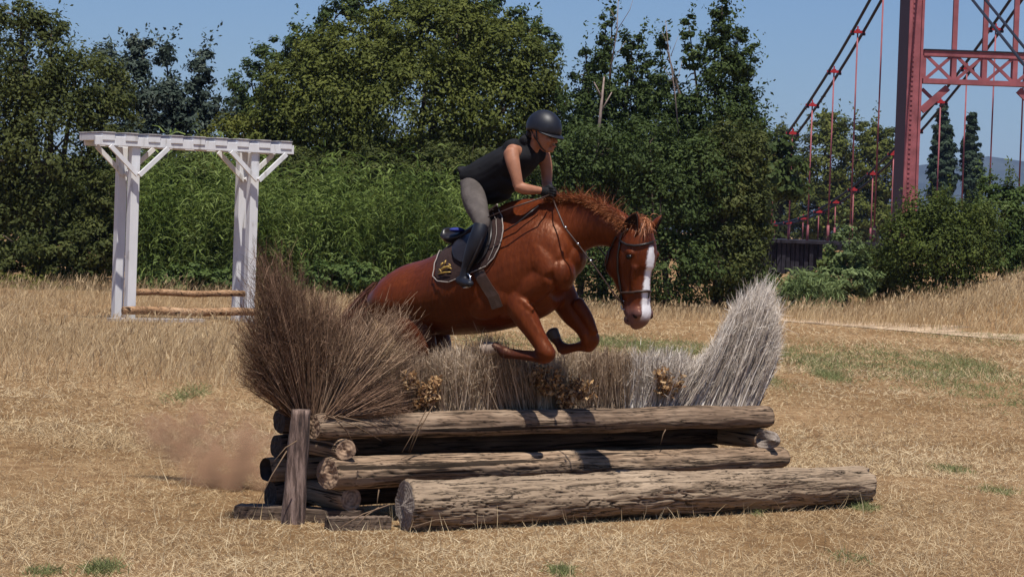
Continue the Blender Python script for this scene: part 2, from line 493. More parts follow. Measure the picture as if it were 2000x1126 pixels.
def tall_grass(name, label, X, Y, H, mat, wd=0.008, lean=0.25, kind='stuff', head=True, cat='grass'):
    N = len(X)
    base = np.stack([X, Y, gz(X, Y) - 0.01], 1)
    d = unit(np.stack([rng.normal(size=N) * lean + 0.1, rng.normal(size=N) * lean, np.ones(N)], 1))
    bend = np.stack([0.22 * rng.normal(size=N) + 0.08, 0.2 * rng.normal(size=N), -0.12 * rng.random(N)], 1) * H[:, None]
    rn = np.clip(rng.random(N) * 0.75 + 0.4 * vnoise(X, Y, 0.7, 5) - 0.05, 0, 1)
    P = [ribbons(base, d, H, np.full(N, wd), bend, 3, rn)]
    if head:
        k = rng.random(N) < 0.16
        tip = base[k] + d[k] * (H[k] * 0.84)[:, None] + bend[k] * 0.7
        for _ in range(2):
            nn = k.sum()
            P.append(ribbons(tip, unit(d[k] + bend[k] / H[k][:, None] + rng.normal(size=(nn, 3)) * .15), 0.10 * H[k] + .05, np.full(nn, wd * 2.2), np.zeros((nn, 3)), 1, np.clip(rn[k] + .15, 0, 1), tipw=.3))
    v_, f_, r_ = join_np(P)
    return tag(link(name, mesh_np(name, v_, f_, rnd=r_), mat), label, cat, kind=kind)

# left: feathery tall grass from the pergola towards the camera
N = 60000
X, Y = scatter(N, 26.5, 60, power=1.6)
xr = X / Y / 0.2016
near_edge = 27.5 + 2.2 * np.sin(X * 0.9) + np.clip((xr + 0.62) * 16, 0, 20) + 5.0 * rng.normal(size=len(X)) * (rng.random(len(X)) < .55)
dens = vnoise(X, Y, 0.5, 3)
k = (xr < -0.40 + 0.1 * dens) & (Y > near_edge) & (dens + rng.random(N) > 0.55)
X, Y = X[k], Y[k]
H = (0.16 + 0.22 * rng.random(len(X)) + 0.16 * vnoise(X, Y, 0.6, 8)) * (0.7 + 0.5 * np.clip((Y - near_edge[k]) / 6, 0, 1))
# keep it low in front of the pergola
H *= np.where((np.abs(X + 5.8) < 2.2) & (Y > 36) & (Y < 47), 0.4, 1)
tall_grass('tall_grass', 'tall feathery dry grass left of the brush jump and round the white pergola', X, Y, H, talls, 0.006, lean=.32)
# middle strip behind the horse at the tree line, right bank
N = 36000
X, Y = scatter(N, 47, 66, power=1.2)
xr = X / Y / 0.2016
k = (xr > -0.42) & (xr < 0.52) & (Y > 53.0 + 1.0 * np.sin(X * 1.7))
X1, Y1 = X[k], Y[k]
tall_grass('tall_grass', 'dry grass strip along the foot of the hedge behind the horse', X1, Y1, 0.14 + 0.22 * rng.random(len(X1)), talls, 0.010)
N = 44000
X, Y = scatter(N, 47, 64, power=1.2)
xr = X / Y / 0.2016
k = (xr > 0.48) & (Y > 53.0 - (X - 8) * 0.95) & (X > 6)
X1, Y1 = X[k], Y[k]
tall_grass('tall_grass', 'tall golden grass on the bank behind the dirt path on the right', X1, Y1, (0.22 + 0.35 * rng.random(len(X1))) * (0.5 + 0.8 * vnoise(X1, Y1, .8, 1)), talls, 0.011)

# ------------------------------------------------------------------ trees
G1 = [(0.0414, 0.0535, 0.0149), (0.0667, 0.0815, 0.0218), (0.0978, 0.1119, 0.0297), (0.1437, 0.1520, 0.0446)]
olive = leafmat('olive_green_leaf', G1, 0.38)
oak = leafmat('yellow_green_oak_leaf', [(0.0484, 0.0624, 0.0121), (0.0806, 0.0976, 0.0187), (0.1204, 0.1362, 0.0262), (0.1828, 0.1906, 0.0420)], 0.28)
darkg = leafmat('dark_green_leaf', [(0.0249, 0.0408, 0.0107), (0.0431, 0.0658, 0.0161), (0.0634, 0.0930, 0.0232), (0.0997, 0.1305, 0.0357)], 0.25)
bluegr = leafmat('blue_green_poplar_leaf', [(0.024, 0.038, 0.026), (0.04, 0.058, 0.042), (0.07, 0.095, 0.07), (0.15, 0.17, 0.14)], 0.2)
midg = leafmat('fresh_green_leaf', [(0.035, 0.06, 0.015), (0.065, 0.105, 0.025), (0.11, 0.155, 0.04), (0.17, 0.21, 0.07)], 0.32)
scrub = leafmat('scrub_leaf', [(0.0357, 0.0506, 0.0112), (0.0630, 0.0862, 0.0176), (0.1050, 0.1357, 0.0280), (0.1680, 0.1955, 0.0440)], 0.35)
cyp = leafmat('cypress_leaf', [(0.018, 0.032, 0.018), (0.03, 0.05, 0.027), (0.05, 0.075, 0.038)], 0.1)
yellg = leafmat('yellow_green_shrub_leaf', [(0.07, 0.085, 0.015), (0.12, 0.13, 0.022), (0.19, 0.19, 0.04)], 0.32)
canem = leafmat('cane_leaf', [(0.05, 0.075, 0.03), (0.10, 0.14, 0.05), (0.17, 0.22, 0.08), (0.26, 0.32, 0.14)], 0.3, 0.3)
reedm = leafmat('reed_leaf', [(0.042, 0.072, 0.015), (0.09, 0.135, 0.028), (0.15, 0.20, 0.045), (0.25, 0.31, 0.10)], 0.35, 0.3)

def crown_pts(blobs, Y, n_leaves, clump=0.22, depth=0.8, shell=0.55, nclump=None):
    """blobs are (px, py, rx_px, ry_px[, dY]) ellipsoids; returns leaf centres and normals"""
    cs, ns, rs_ = [], [], []
    areas = np.array([b_[2] * b_[3] for b_ in blobs], float)
    share = areas / areas.sum()
    for b_, sh in zip(blobs, share):
        Yb = Y + (b_[4] if len(b_) > 4 else 0)
        c = np.array(at(b_[0], b_[1], Yb)); s = F_PX / Yb
        r3 = np.array([b_[2] / s, min(b_[2], b_[3] * 1.3) / s * depth, b_[3] / s])
        k = max(6, int(sh * n_leaves / 55))
        dd = unit(rng.normal(size=(k, 3)))
        rad = shell + (1 - shell) * rng.random((k, 1)) ** 0.7
        cc = c + dd * rad * r3
        cr = clump * (0.6 + 0.8 * rng.random(k)) * min(r3[0], r3[2]) + 0.06
        per = max(4, int(sh * n_leaves / k))
        ld = unit(rng.normal(size=(k * per, 3)))
        lr = rng.random((k * per, 1)) ** 0.45
        idx = np.repeat(np.arange(k), per)
        p = cc[idx] + ld * lr * cr[idx][:, None] * np.array([1.25, 1.1, 0.85])
        nn = unit(ld * 0.9 + dd[idx] * 0.6 + np.array([0, 0, 0.55]) + rng.normal(size=(k * per, 3)) * 0.38)
        cs.append(p); ns.append(nn); rs_.append(np.clip(rng.random(k)[idx] * .62 + rng.random(k * per) * .36, 0, 1))
    global CR; CR = np.concatenate(rs_)
    return np.concatenate(cs), np.concatenate(ns)

def tree(name, label, cat, basepx, Y, blobs, n_leaves, leaf, mat, group=None, trunk=0.14, clump=0.22, aspect=0.5, shell=0.55, bark=None, sprays=0.06, limbs=None, depth=0.8, base_z=None):
    X = at(basepx, 600, Y).x
    z0 = float(gz(X, Y)) if base_z is None else base_z
    root = thing(name, label, cat, (X, Y, z0), group)
    c, nn = crown_pts(blobs, Y, n_leaves, clump, depth, shell); cr_ = CR
    # sprays: shoots that break the outline
    k = int(len(c) * sprays / 14)
    if k:
        pick = rng.integers(0, len(c), k)
        d0 = unit(nn[pick] * 0.5 + np.array([0.1, 0, 0.75]) + rng.normal(size=(k, 3)) * 0.4)
        Ls = leaf * (2.5 + 4.5 * rng.random(k))
        t = np.tile(np.linspace(0.1, 1, 14), k); idx = np.repeat(np.arange(k), 14)
        sp = c[pick][idx] + d0[idx] * (Ls[idx] * t)[:, None] + rng.normal(size=(k * 14, 3)) * leaf * 0.45
        c = np.concatenate([c, sp]); cr_ = np.concatenate([cr_, cr_[pick][idx]]); nn = np.concatenate([nn, unit(rng.normal(size=(k * 14, 3)) + np.array([0, 0, .5]))])
    keep = c[:, 2] > z0 + 0.02
    c, nn, cr_ = c[keep], nn[keep], cr_[keep]
    size = leaf * (0.55 + 0.9 * rng.random(len(c)))
    v_, f_, _ = leaf_quads(c, nn, size, aspect); r_ = cr_
    link('crown', mesh_np('crown', v_, f_, rnd=r_), mat, root)
    mb = MB()
    base = Vector((X, Y, z0 - 0.05))
    top = Vector(at(blobs[0][0], blobs[0][1], Y))
    fork = base.lerp(Vector((top.x, Y, top.z)), 0.42)
    fork.x = base.x + (top.x - base.x) * 0.3
    mb.tube([base, base.lerp(fork, .5) + Vector((.05, 0, 0)), fork], [trunk * 1.25, trunk, trunk * .85], 8)
    for b_ in (limbs or blobs):
        Yb = Y + (b_[4] if len(b_) > 4 else 0)
        e = Vector(at(b_[0], b_[1] - b_[3] * .35, Yb))
        mid = fork.lerp(e, .5) + Vector((random.uniform(-.1, .1), random.uniform(-.1, .1), -.12 * (e - fork).length * random.random()))
        mb.tube([fork, mid, e], [trunk * .62, trunk * .36, trunk * .08], 6)
        for _ in range(4):
            a = mid.lerp(e, random.random())
            ee = a + Vector((random.gauss(0, 1), random.gauss(0, .6), random.gauss(.4, .6))).normalized() * (b_[2] + b_[3]) / 2 * Yb / F_PX * random.uniform(.5, .95)
            mb.tube([a, a.lerp(ee, .5) + Vector((0, 0, .06)), ee], [trunk * .2, trunk * .13, trunk * .03], 5)
    mb.build('trunk', bark or M_trunk, root, smooth=True)
    return root

tree('broadleaf_tree', 'dense dusty olive tree filling the left edge of the photo', 'tree', 90, 61,
     [(90, 300, 150, 150), (40, 120, 110, 110), (150, 170, 85, 95), (215, 230, 60, 90), (60, 440, 130, 110), (185, 400, 85, 110), (-30, 250, 110, 200), (130, 500, 110, 60, -1), (20, 520, 80, 50, -1), (100, 60, 40, 30), (35, 30, 60, 35)], 62000, 0.105, olive, trunk=.2, clump=.2)
tree('poplar_tree', 'blue green poplar with three ragged tops behind the pergola', 'tree', 330, 69,
     [(330, 210, 75, 60), (275, 110, 24, 55), (325, 105, 24, 28), (392, 150, 26, 62), (250, 165, 50, 60), (370, 245, 50, 50), (290, 280, 90, 60), (212, 120, 35, 35), (405, 215, 22, 40)], 19000, 0.125, bluegr, trunk=.15, clump=.26, sprays=.12)
tree('small_tree', 'slight grey green sapling in the sky gap between poplar and great oak', 'tree', 428, 74,
     [(428, 210, 16, 28), (440, 240, 18, 22)], 900, 0.12, bluegr, trunk=.05, sprays=.2)
tree('shrub', 'yellow green bush behind the right end of the pergola beams', 'shrub', 480, 66,
     [(475, 270, 75, 48), (520, 300, 50, 50), (420, 300, 50, 40)], 8500, 0.10, yellg, trunk=.06)
tree('broadleaf_tree', 'great round yellow green oak behind the rider, the widest crown in view', 'tree', 800, 65,
     [(790, 220, 190, 130), (640, 225, 120, 115), (955, 215, 120, 120), (840, 90, 150, 95), (700, 120, 105, 85), (985, 110, 80, 75), (565, 165, 62, 62), (545, 255, 75, 70), (1040, 160, 62, 70), (900, 35, 90, 45), (780, 55, 60, 50), (620, 110, 60, 45), (1060, 230, 55, 70)],
     96000, 0.105, oak, trunk=.24, clump=.2, limbs=[(700, 150, 60, 60), (840, 120, 60, 60), (960, 170, 60, 60), (620, 230, 40, 40), (900, 60, 40, 40), (1020, 160, 40, 40)])
tree('broadleaf_tree', 'dark green tree whose lumpy tops rise behind the left shoulder of the great oak', 'tree', 560, 78,
     [(490, 175, 45, 60), (540, 110, 45, 35), (660, 30, 45, 42), (600, 90, 50, 45), (500, 240, 55, 60), (465, 205, 28, 40), (700, 15, 50, 30), (640, 160, 90, 80)], 17000, 0.125, darkg, trunk=.16)
tree('broadleaf_tree', 'dark tree peeping over the top of the great oak above the rider', 'tree', 930, 78,
     [(860, 15, 70, 32), (930, 5, 50, 30), (1000, 45, 35, 38), (1040, 60, 30, 30), (930, 100, 90, 70), (1060, 90, 35, 40), (790, -5, 60, 30)], 12000, 0.125, darkg, trunk=.16)
rt_g = 'ragged elms right of the rider'
tree('elm_tree', 'ragged dark elm with a narrow spire just right of the rider', 'tree', 1175, 62,
     [(1178, 210, 58, 62), (1182, 75, 13, 55), (1176, 130, 26, 42), (1236, 95, 20, 38), (1140, 140, 26, 26), (1232, 215, 48, 52), (1120, 230, 40, 56), (1160, 290, 90, 66), (1236, 150, 30, 34), (1143, 100, 14, 12), (1196, 24, 7, 18), (1262, 120, 16, 20)], 17000, 0.10, darkg, rt_g, trunk=.12, clump=.22, sprays=.22)
tree('elm_tree', 'tall ragged dark elm reaching the top of the picture above the horse head', 'tree', 1400, 62,
     [(1400, 235, 80, 70), (1405, 130, 44, 55), (1395, 60, 26, 44), (1410, 18, 16, 24), (1440, 70, 24, 18), (1345, 60, 12, 34), (1350, 110, 20, 30), (1446, 130, 30, 34), (1452, 200, 34, 44), (1470, 265, 32, 50), (1298, 95, 12, 38), (1290, 170, 26, 40), (1272, 200, 34, 44), (1290, 260, 60, 50), (1335, 215, 40, 40), (1470, 95, 16, 10)], 23000, 0.10, darkg, rt_g, trunk=.13, clump=.22, sprays=.22)
hg = 'dark bushes along the field edge'
tree('bush', 'dark bush behind the hands and mane, below the ragged elm', 'bush', 1130, 60,
     [(1130, 380, 95, 110), (1170, 300, 80, 70), (1060, 330, 70, 80), (1150, 480, 90, 90), (1040, 430, 70, 90)], 22000, 0.095, darkg, hg, trunk=.08)
tree('bush', 'dark bush directly behind the head of the horse', 'bush', 1300, 59.5,
     [(1290, 400, 100, 120), (1270, 300, 80, 70), (1310, 520, 110, 90), (1200, 540, 80, 70), (1370, 350, 70, 90)], 25000, 0.095, darkg, hg, trunk=.08)
tree('bush', 'dark bush between the horse head and the pale brush wing', 'bush', 1420, 60,
     [(1420, 400, 75, 110), (1430, 300, 65, 60), (1410, 510, 90, 80), (1470, 430, 40, 80), (1480, 320, 25, 60)], 20000, 0.10, olive, hg, trunk=.08)
# low growth under the trees on the left
tree('shrub', 'low dark shrub at the foot of the olive tree left of the pergola', 'shrub', 190, 60,
     [(190, 480, 70, 60), (140, 540, 90, 32), (215, 380, 40, 60)], 10000, 0.095, olive, trunk=.05)
tree('shrub', 'yellowish low shrub at the left edge above the tall grass', 'shrub', 30, 59,
     [(30, 555, 60, 22), (90, 565, 50, 16)], 3200, 0.085, yellg, trunk=.04)
tree('shrub', 'mid green shrub standing behind the left pergola posts', 'shrub', 320, 62,
     [(310, 360, 70, 60), (380, 330, 60, 50), (300, 450, 70, 70), (230, 420, 40, 60)], 15000, 0.10, olive, trunk=.06)
tree('shrub', 'dark shrub above the reeds right of the pergola', 'shrub', 560, 62,
     [(560, 330, 70, 45), (640, 340, 70, 40), (720, 330, 70, 40)], 9000, 0.10, olive, trunk=.06)
tree('shrub', 'dark shrub above the reeds behind the back of the rider', 'shrub', 850, 62,
     [(850, 330, 70, 50), (930, 340, 70, 60), (1000, 350, 60, 60), (960, 430, 80, 70)], 14000, 0.10, olive, trunk=.06)
for (nm, lb, px, Y_, bl, nl, mt) in [
        ('shrub', 'light green leafy shrub seen through the pergola above its rails', 380, 57.5, [(370, 545, 60, 30), (420, 550, 50, 26), (320, 555, 50, 22)], 5200, midg),
        ('shrub', 'light green shrub between the pergola and the rump of the horse', 650, 57.5, [(640, 545, 50, 34), (700, 540, 50, 32), (600, 550, 40, 26)], 5200, midg),
        ('shrub', 'broad leaved green shrub in front of the dark bridge abutment', 1650, 62, [(1655, 490, 34, 50), (1665, 545, 46, 36), (1625, 540, 26, 30), (1695, 540, 28, 40)], 5200, canem)]:
    tree(nm, lb, 'shrub', px, Y_, bl, nl, 0.10, mt, trunk=.04)
tree('shrub', 'rough dark shrub filling the hollow between the pale green shrub and the tamarisk', 'shrub', 1735, 64, [(1730, 520, 40, 50), (1750, 560, 40, 32), (1700, 570, 30, 26)], 5200, 0.09, scrub, trunk=.04, sprays=.2)
tree('tamarisk_tree', 'dark feathery tree in front of the foot of the red bridge tower', 'tree', 1830, 63,
     [(1830, 480, 95, 75), (1800, 420, 50, 45), (1860, 425, 60, 42), (1760, 500, 45, 70), (1900, 490, 60, 70), (1830, 550, 90, 40), (1775, 440, 40, 40), (1915, 430, 35, 40)], 19000, 0.085, scrub, trunk=.1, sprays=.5, clump=.3, shell=.3)
tree('small_tree', 'bright green bushy tree with pointed tops at the right edge under the hill', 'tree', 1950, 66,
     [(1950, 430, 55, 60), (1935, 365, 20, 32), (1968, 375, 18, 35), (1995, 400, 30, 45), (1960, 500, 50, 45), (2000, 480, 40, 50)], 13000, 0.09, midg, trunk=.08, sprays=.15)
# trees beyond the bridge
bg_ = 'trees beyond the bridge'
for i, (lb, px, bl, nl) in enumerate([
        ('green tree beyond the bridge hangers, nearest the ragged elm', 1520, [(1520, 330, 50, 80), (1510, 420, 50, 50), (1530, 275, 30, 30)], 13000),
        ('rounded green tree beyond the middle of the bridge hangers', 1610, [(1610, 320, 60, 90), (1590, 410, 60, 55), (1625, 245, 40, 30), (1640, 400, 50, 50)], 19000),
        ('green tree beyond the bridge, touching the left side of the red tower', 1705, [(1705, 330, 50, 80), (1690, 420, 55, 50), (1690, 260, 35, 25), (1740, 290, 22, 40), (1740, 400, 30, 60)], 16000)]):
    tree('broadleaf_tree', lb, 'tree', px, 188, bl, nl, 0.27, [olive, oak, oak][i], bg_, trunk=.35, clump=.25, base_z=0)
for lb, px, top, rx in [('thicker cypress beyond the bridge just right of the red tower', 1840, 205, 28), ('slimmer cypress beyond the bridge, second from the red tower', 1897, 213, 22)]:
    bl = [(px, top + 18, rx * .34, 24), (px, top + 50, rx * .6, 36), (px, top + 90, rx * .85, 45), (px, top + 140, rx, 55), (px - 1, top + 200, rx, 60)]
    tree('cypress_tree', lb, 'tree', px, 192, bl, 22000, 0.3, cyp, 'cypresses by the tower', trunk=.25, clump=.22, shell=.3, sprays=0, depth=1, base_z=0)
# far wood that closes the view under the crowns
bl = [(px, 400 + 25 * math.sin(px * .02), 110, 95) for px in range(-1100, 1500, 105)]
c, nn = crown_pts(bl, 92, 84000, .2, .5, .3)
v_, f_, r_ = leaf_quads(c, nn, .26 * (0.6 + .8 * rng.random(len(c))), .6)
tag(link('woodland', mesh_np('woodland', v_, f_, rnd=r_), darkg), 'dark far wood closing the view between the nearer trunks', 'woodland', kind='stuff')
bl = [(px, 470, 80, 34) for px in range(1440, 2100, 70)]
c, nn = crown_pts(bl, 215, 16000, .3, .5, .3)
v_, f_, r_ = leaf_quads(c, nn, .4 * (0.6 + .8 * rng.random(len(c))), .6)
tag(link('woodland', mesh_np('woodland', v_, f_, rnd=r_), olive), 'low far growth on the far bank under the bridge trees', 'woodland', kind='stuff')

bl = [(px, 330, 90, 75) for px in range(980, 1500, 85)] + [(px, 330, 80, 70) for px in range(560, 900, 85)] + [(px, 380, 80, 70) for px in range(60, 400, 85)]
c, nn = crown_pts(bl, 84, 34000, .2, .5, .3)
v_, f_, _ = leaf_quads(c, nn, .24 * (0.6 + .8 * rng.random(len(c))), .6)
tag(link('woodland', mesh_np('woodland', v_, f_, rnd=CR), darkg), 'second dark belt of wood behind the great oak and the elms', 'woodland', kind='stuff')

bl = [(px, 515, 55, 40) for px in range(1440, 2900, 55)]
c, nn = crown_pts(bl, 97, 28000, .25, .5, .3)
v_, f_, _ = leaf_quads(c, nn, .2 * (0.6 + .8 * rng.random(len(c))), .6)
tag(link('scrub', mesh_np('scrub', v_, f_, rnd=CR), scrub), 'low dark scrub in the hollow under the bridge deck', 'scrub', kind='stuff')

# dead twigs standing out of the elms
for lb, segs in [('bare grey dead branch standing out of the top of the narrow elm', [[(1190, 150), (1205, 60), (1208, -10)], [(1205, 60), (1230, 20), (1236, 0)], [(1204, 40), (1190, 15)], [(1195, 120), (1222, 80)]]),
                 ('pale bare dead branch inside the gap of the tall elm', [[(1325, 260), (1318, 180), (1305, 90), (1300, 40)], [(1318, 180), (1332, 120)], [(1316, 160), (1296, 130)], [(1310, 110), (1325, 70)], [(1305, 90), (1292, 60)]]),
                 ('pale broken dead trunk behind the helmet of the rider', [[(1160, 330), (1172, 230), (1180, 150)], [(1173, 220), (1195, 180)], [(1175, 190), (1160, 160)]])]:
    mb = MB()
    for sg in segs:
        pts = [at(x, y, 61) for x, y in sg]
        big_ = .06 if 'trunk' in lb else .02
        mb.tube(pts, [big_ * (1 - .7 * i / (len(pts) - 1)) if sg is segs[0] else big_ * .45 * (1 - .6 * i / (len(pts) - 1)) for i in range(len(pts))], 6)
    tag(mb.build('dead_branch', M_palebark, None, True), lb, 'branch', 'dead branches in the elms')

# reed beds
def reeds(name, label, pxr, Yr, count, hm, px_top=None, mat=reedm, leafL=0.55, cat='reeds'):
    px = rng.uniform(*pxr, count); Y = rng.uniform(*Yr, count)
    X = np.array([at(a, 560, b_).x for a, b_ in zip(px, Y)])
    z = gz(X, Y)
    nb = max(8, count // 9); bi = rng.integers(0, nb, count)
    bpx = rng.uniform(*pxr, nb); bY = rng.uniform(*Yr, nb)
    px = bpx[bi] + rng.normal(size=count) * 9; Y = bY[bi] + rng.normal(size=count) * .12
    X = np.array([at(a, 560, b_).x for a, b_ in zip(px, Y)]); z = gz(X, Y)
    H = hm * (0.62 + 0.45 * rng.random(nb))[bi] * (.8 + .3 * rng.random(count)) * (0.85 + 0.3 * vnoise(X, Y, 1.0, 6))
    br_ = rng.random(nb)[bi]
    base = np.stack([X, Y, z], 1)
    d = unit(np.stack([rng.normal(size=count) * .12, rng.normal(size=count) * .12, np.ones(count)], 1))
    P = [ribbons(base, d, H, np.full(count, .018), np.zeros((count, 3)), 2)]
    k = 17
    t = np.tile(np.linspace(0.12, 1, k), count); idx = np.repeat(np.arange(count), k)
    lb_ = base[idx] + d[idx] * (H[idx] * t)[:, None]
    ang = rng.random(count * k) * 2 * math.pi
    dd = unit(np.stack([np.cos(ang), np.sin(ang), 0.75 + rng.random(count * k)], 1))
    L = leafL * (0.5 + 0.8 * rng.random(count * k))
    bend = np.stack([np.cos(ang) * .25, np.sin(ang) * .25, -0.75 - .35 * rng.random(count * k)], 1) * L[:, None]
    P.append(ribbons(lb_, dd, L, .042 * (.5 + .8 * rng.random(count * k)), bend, 3, np.clip(br_[idx] * .5 + rng.random(count * k) * .55, 0, 1), tipw=.05))
    v_, f_, r_ = join_np(P)
    return tag(link(name, mesh_np(name, v_, f_, rnd=r_), mat), label, cat, kind='stuff')
reeds('giant_reeds', 'bright green giant cane bed between the pergola and the rider', (262, 960), (58.5, 63), 1900, 3.2)
reeds('giant_reeds', 'low green canes in front of the dark bridge abutment', (1440, 1650), (60, 63), 400, 0.95, mat=canem, leafL=.42)

# ------------------------------------------------------------------ suspension bridge
YT = 105.0
def bx(Y, plane):        # lateral position of a cable plane at depth Y
    X0 = (0.2369 if plane == 0 else 0.2944) * YT - .33
    return X0 - 0.08 * Y
def xof(Y, plane): return bx(Y, plane)
def cz(Y): return 2.5 + 0.00294 * (170 - Y) ** 2
br = thing('suspension_bridge', 'old red steel suspension bridge with riveted tower and dark cables', 'bridge', (bx(YT, 0), YT, 0))
for pl in (0, 1):
    X0 = bx(YT, pl)
    mb = MB()
    # box leg with flanges standing proud and rivets
    mb.box((X0 - .10, YT - .02, -1), (X0 + .42, YT + 2.6, 15.2))
    mb.box((X0 - .16, YT - .10, -1), (X0 - .06, YT - .022, 15.2)); mb.box((X0 + .36, YT - .10, -1), (X0 + .46, YT - .022, 15.2))
    lg = mb.build('tower_leg', M_red, br)
    sh = MB(); sh.box((X0 - .16, YT + .02, -1), (X0 - .103, YT + 2.7, 15.2))  # added plate: near-black red puts the leg's unlit left side into colour
    sh.build('painted_shade_side', plain('painted_shade_red_%d' % pl, (0.05, 0.02, 0.035), .7), lg)
    rv = MB()
    for i in range(74):
        z = .2 + i * .2
        rv.box((X0 + .0, YT - .05, z), (X0 + .10, YT - .0205, z + .09))
    tag(rv.build('rivets', M_red, lg), kind='stuff')
xa, xb = bx(YT, 0) + .5, bx(YT, 1) - .5
def tower_beam(z0, z1, par):
    mb = MB()
    mb.box((xa, YT - .12, z1 - .22), (xb, YT + .5, z1)); mb.box((xa, YT - .12, z0), (xb, YT + .5, z0 + .2))
    mb.box((xa, YT - .16, z1), (xb, YT + .55, z1 + .06), 1)
    W = xb - xa; k = 4; st = W / k
    for i in range(k + 1):
        x = xa + st * i
        mb.box((x - .1, YT - .09, z0 + .2), (x + .1, YT + .4, z1 - .22))
    for i in range(k):
        x0_, x1_ = xa + st * i + .1, xa + st * (i + 1) - .1
        for a, c_ in (((x0_, z0 + .18), (x1_, z1 - .2)), ((x0_, z1 - .2), (x1_, z0 + .18))):
            mb.beam((a[0], YT - .03 - (.004 if a[1] > z0 + .5 else 0), a[1]), (c_[0], YT - .03 - (.004 if a[1] > z0 + .5 else 0), c_[1]), .1, .13)
    return mb.build('cross_beam', [M_red, M_deck], par)
def ztow(py, px=1900): return at(px, py, YT).z
tower_beam(ztow(166), ztow(102), br)
mb = MB()
for x in np.linspace(xa, xb, 5)[1:4]:
    mb.box((x - .1, YT - .02, ztow(102) + .06), (x + .1, YT + .2, 14.8))
mb.build('lattice_post', M_red, br)
mb = MB()
zb = ztow(172)
mb.beam((xa, YT + .1, zb - 1.0), (xa + 1.05, YT + .1, zb - .02), .2, .28)
mb.beam((xa, YT + .14, zb - .1), (xa + .5, YT + .14, zb - .55), .1, .14)
mb.build('knee_brace', M_red, br)
mb = MB(); mb.beam((xb, YT + .1, zb - 1.0), (xb - 1.05, YT + .1, zb - .02), .2, .28); mb.build('knee_brace', M_red, br)
for pl in (0, 1):
    for off in (-.25, .25):
        mb = MB()
        pts = [Vector((bx(Y, pl) + off, Y, cz(Y))) for Y in np.linspace(YT, 235, 40)]
        mb.tube(pts, .068, 6)
        mb.build('main_cable', M_cable, br, True)
        mb = MB()
        mb.tube([Vector((bx(YT, pl) + off, YT, 14.9)), Vector((bx(68, pl) + off, 68, .4))], .055, 6)
        mb.build('back_stay', M_cable, br, True)
    st = 110.7 if pl == 0 else 110.0
    for i in range(17):
        Y = st + i * 4.95 - (0 if pl == 0 else 0.15 * i)
        x = bx(Y, pl); z = cz(Y)
        mb = MB(); mb.tube([(x, Y, 1.6), (x, Y, z)], .036, 6)
        if z > 3.4: mb.tube([(x, Y, 1.6), (x, Y, 2.4)], .065, 6)
        mb.build('hanger', M_red, br, True)
        mb = MB()
        mb.box((x - .33, Y - .1, z - .06), (x + .33, Y + .1, z + .06)); mb.box((x - .09, Y - .1, z + .06), (x + .09, Y + .1, z + .12)); mb.box((x - .03, Y - .05, z + .12), (x + .03, Y + .05, z + .26))
        for sx in (-.25, .25): mb.box((x + sx - .09, Y - .14, z - .15), (x + sx + .09, Y + .14, z - .053), 1)
        mb.build('cable_clamp', [M_redbright, M_cable], br)
mb = MB()
for (Ya, Yb) in ((106.2, 170), (170, 235)):
    p = [Vector((bx(Ya, 0) - .3, Ya, 0)), Vector((bx(Ya, 1) + .3, Ya, 0)), Vector((bx(Yb, 1) + .3, Yb, 0)), Vector((bx(Yb, 0) - .3, Yb, 0))]
    vs = [q + Vector((0, 0, z)) for z in (1.25, 1.62) for q in p]
    mb.add(vs, [(0, 3, 2, 1), (4, 5, 6, 7), (0, 1, 5, 4), (1, 2, 6, 5), (2, 3, 7, 6), (3, 0, 4, 7)])
mb.build('deck', M_deck, br)
# low abutment with dark hanging boards, seen under the hangers
ab = thing('bridge_abutment', 'dark boarded abutment under the bridge hangers behind the green canes', 'abutment', (at(1560, 470, 92).x, 92, 0))
mb = MB()
zt = at(1540, 468, 92).z
mb.box((at(1482, 470, 92).x, 92, zt - .12), (at(1725, 470, 92).x, 93.5, zt))
for px in range(1484, 1608, 9):
    x = at(px, 470, 92).x
    lo = random.uniform(.9, 1.2) * (1 if px < 1590 else .5)
    mb.box((x, 92.1 + random.uniform(0, .2), zt - lo - .1), (x + .14, 92.5, zt - .122))
mb.box((at(1492, 470, 92).x, 92.62, zt - 1.0), (at(1600, 470, 92).x, 93.3, zt - .122))
mb.box((at(1680, 470, 92).x, 92.1, 0), (at(1700, 470, 92).x, 93.2, zt - .122))
mb.build('boarding', M_deck, ab)

# ------------------------------------------------------------------ white pergola
pg = thing('pergola', 'weathered white timber pergola with two low jump rails between its posts', 'pergola', (at(370, 620, 44).x, 44, 0))
FL = at(257, 600, 43.4); FR = at(490, 600, 44.6)
ax = Vector((FR.x - FL.x, FR.y - FL.y, 0)); W = ax.length; ax.normalize()
bk = Vector((-ax.y, ax.x, 0)) * 0.95 + ax * -0.02
FL0 = Vector((FL.x + .0, FL.y, 0)); 
zt = 3.13
def pbox(name, s0, s1, q0, q1, z0, z1, mat=M_white, par=pg):
    """box in the pergola's own frame: s along the front, q towards the back"""
    b2 = bk.normalized()
    mb = MB()
    vs = [FL0 + ax * s_ + b2 * q_ + Vector((0, 0, z_)) for s_ in (s0, s1) for q_ in (q0, q1) for z_ in (z0, z1)]
    mb.add(vs, [(0, 1, 3, 2), (4, 6, 7, 5), (0, 4, 5, 1), (2, 3, 7, 6), (0, 2, 6, 4), (1, 5, 7, 3)])
    return mb.build(name, mat, par, bevel=.008)
sh = -0.0
D_ = 0.62
for s_, q_ in ((0, 0), (W, 0), (.05, D_), (W + .09, D_)):
    pbox('post', s_ - .078, s_ + .078, q_, q_ + .16, -.02, zt - .145)
pbox('long_beam', -.78, W + .72, -.055, -.003, zt - .145, zt + .012)
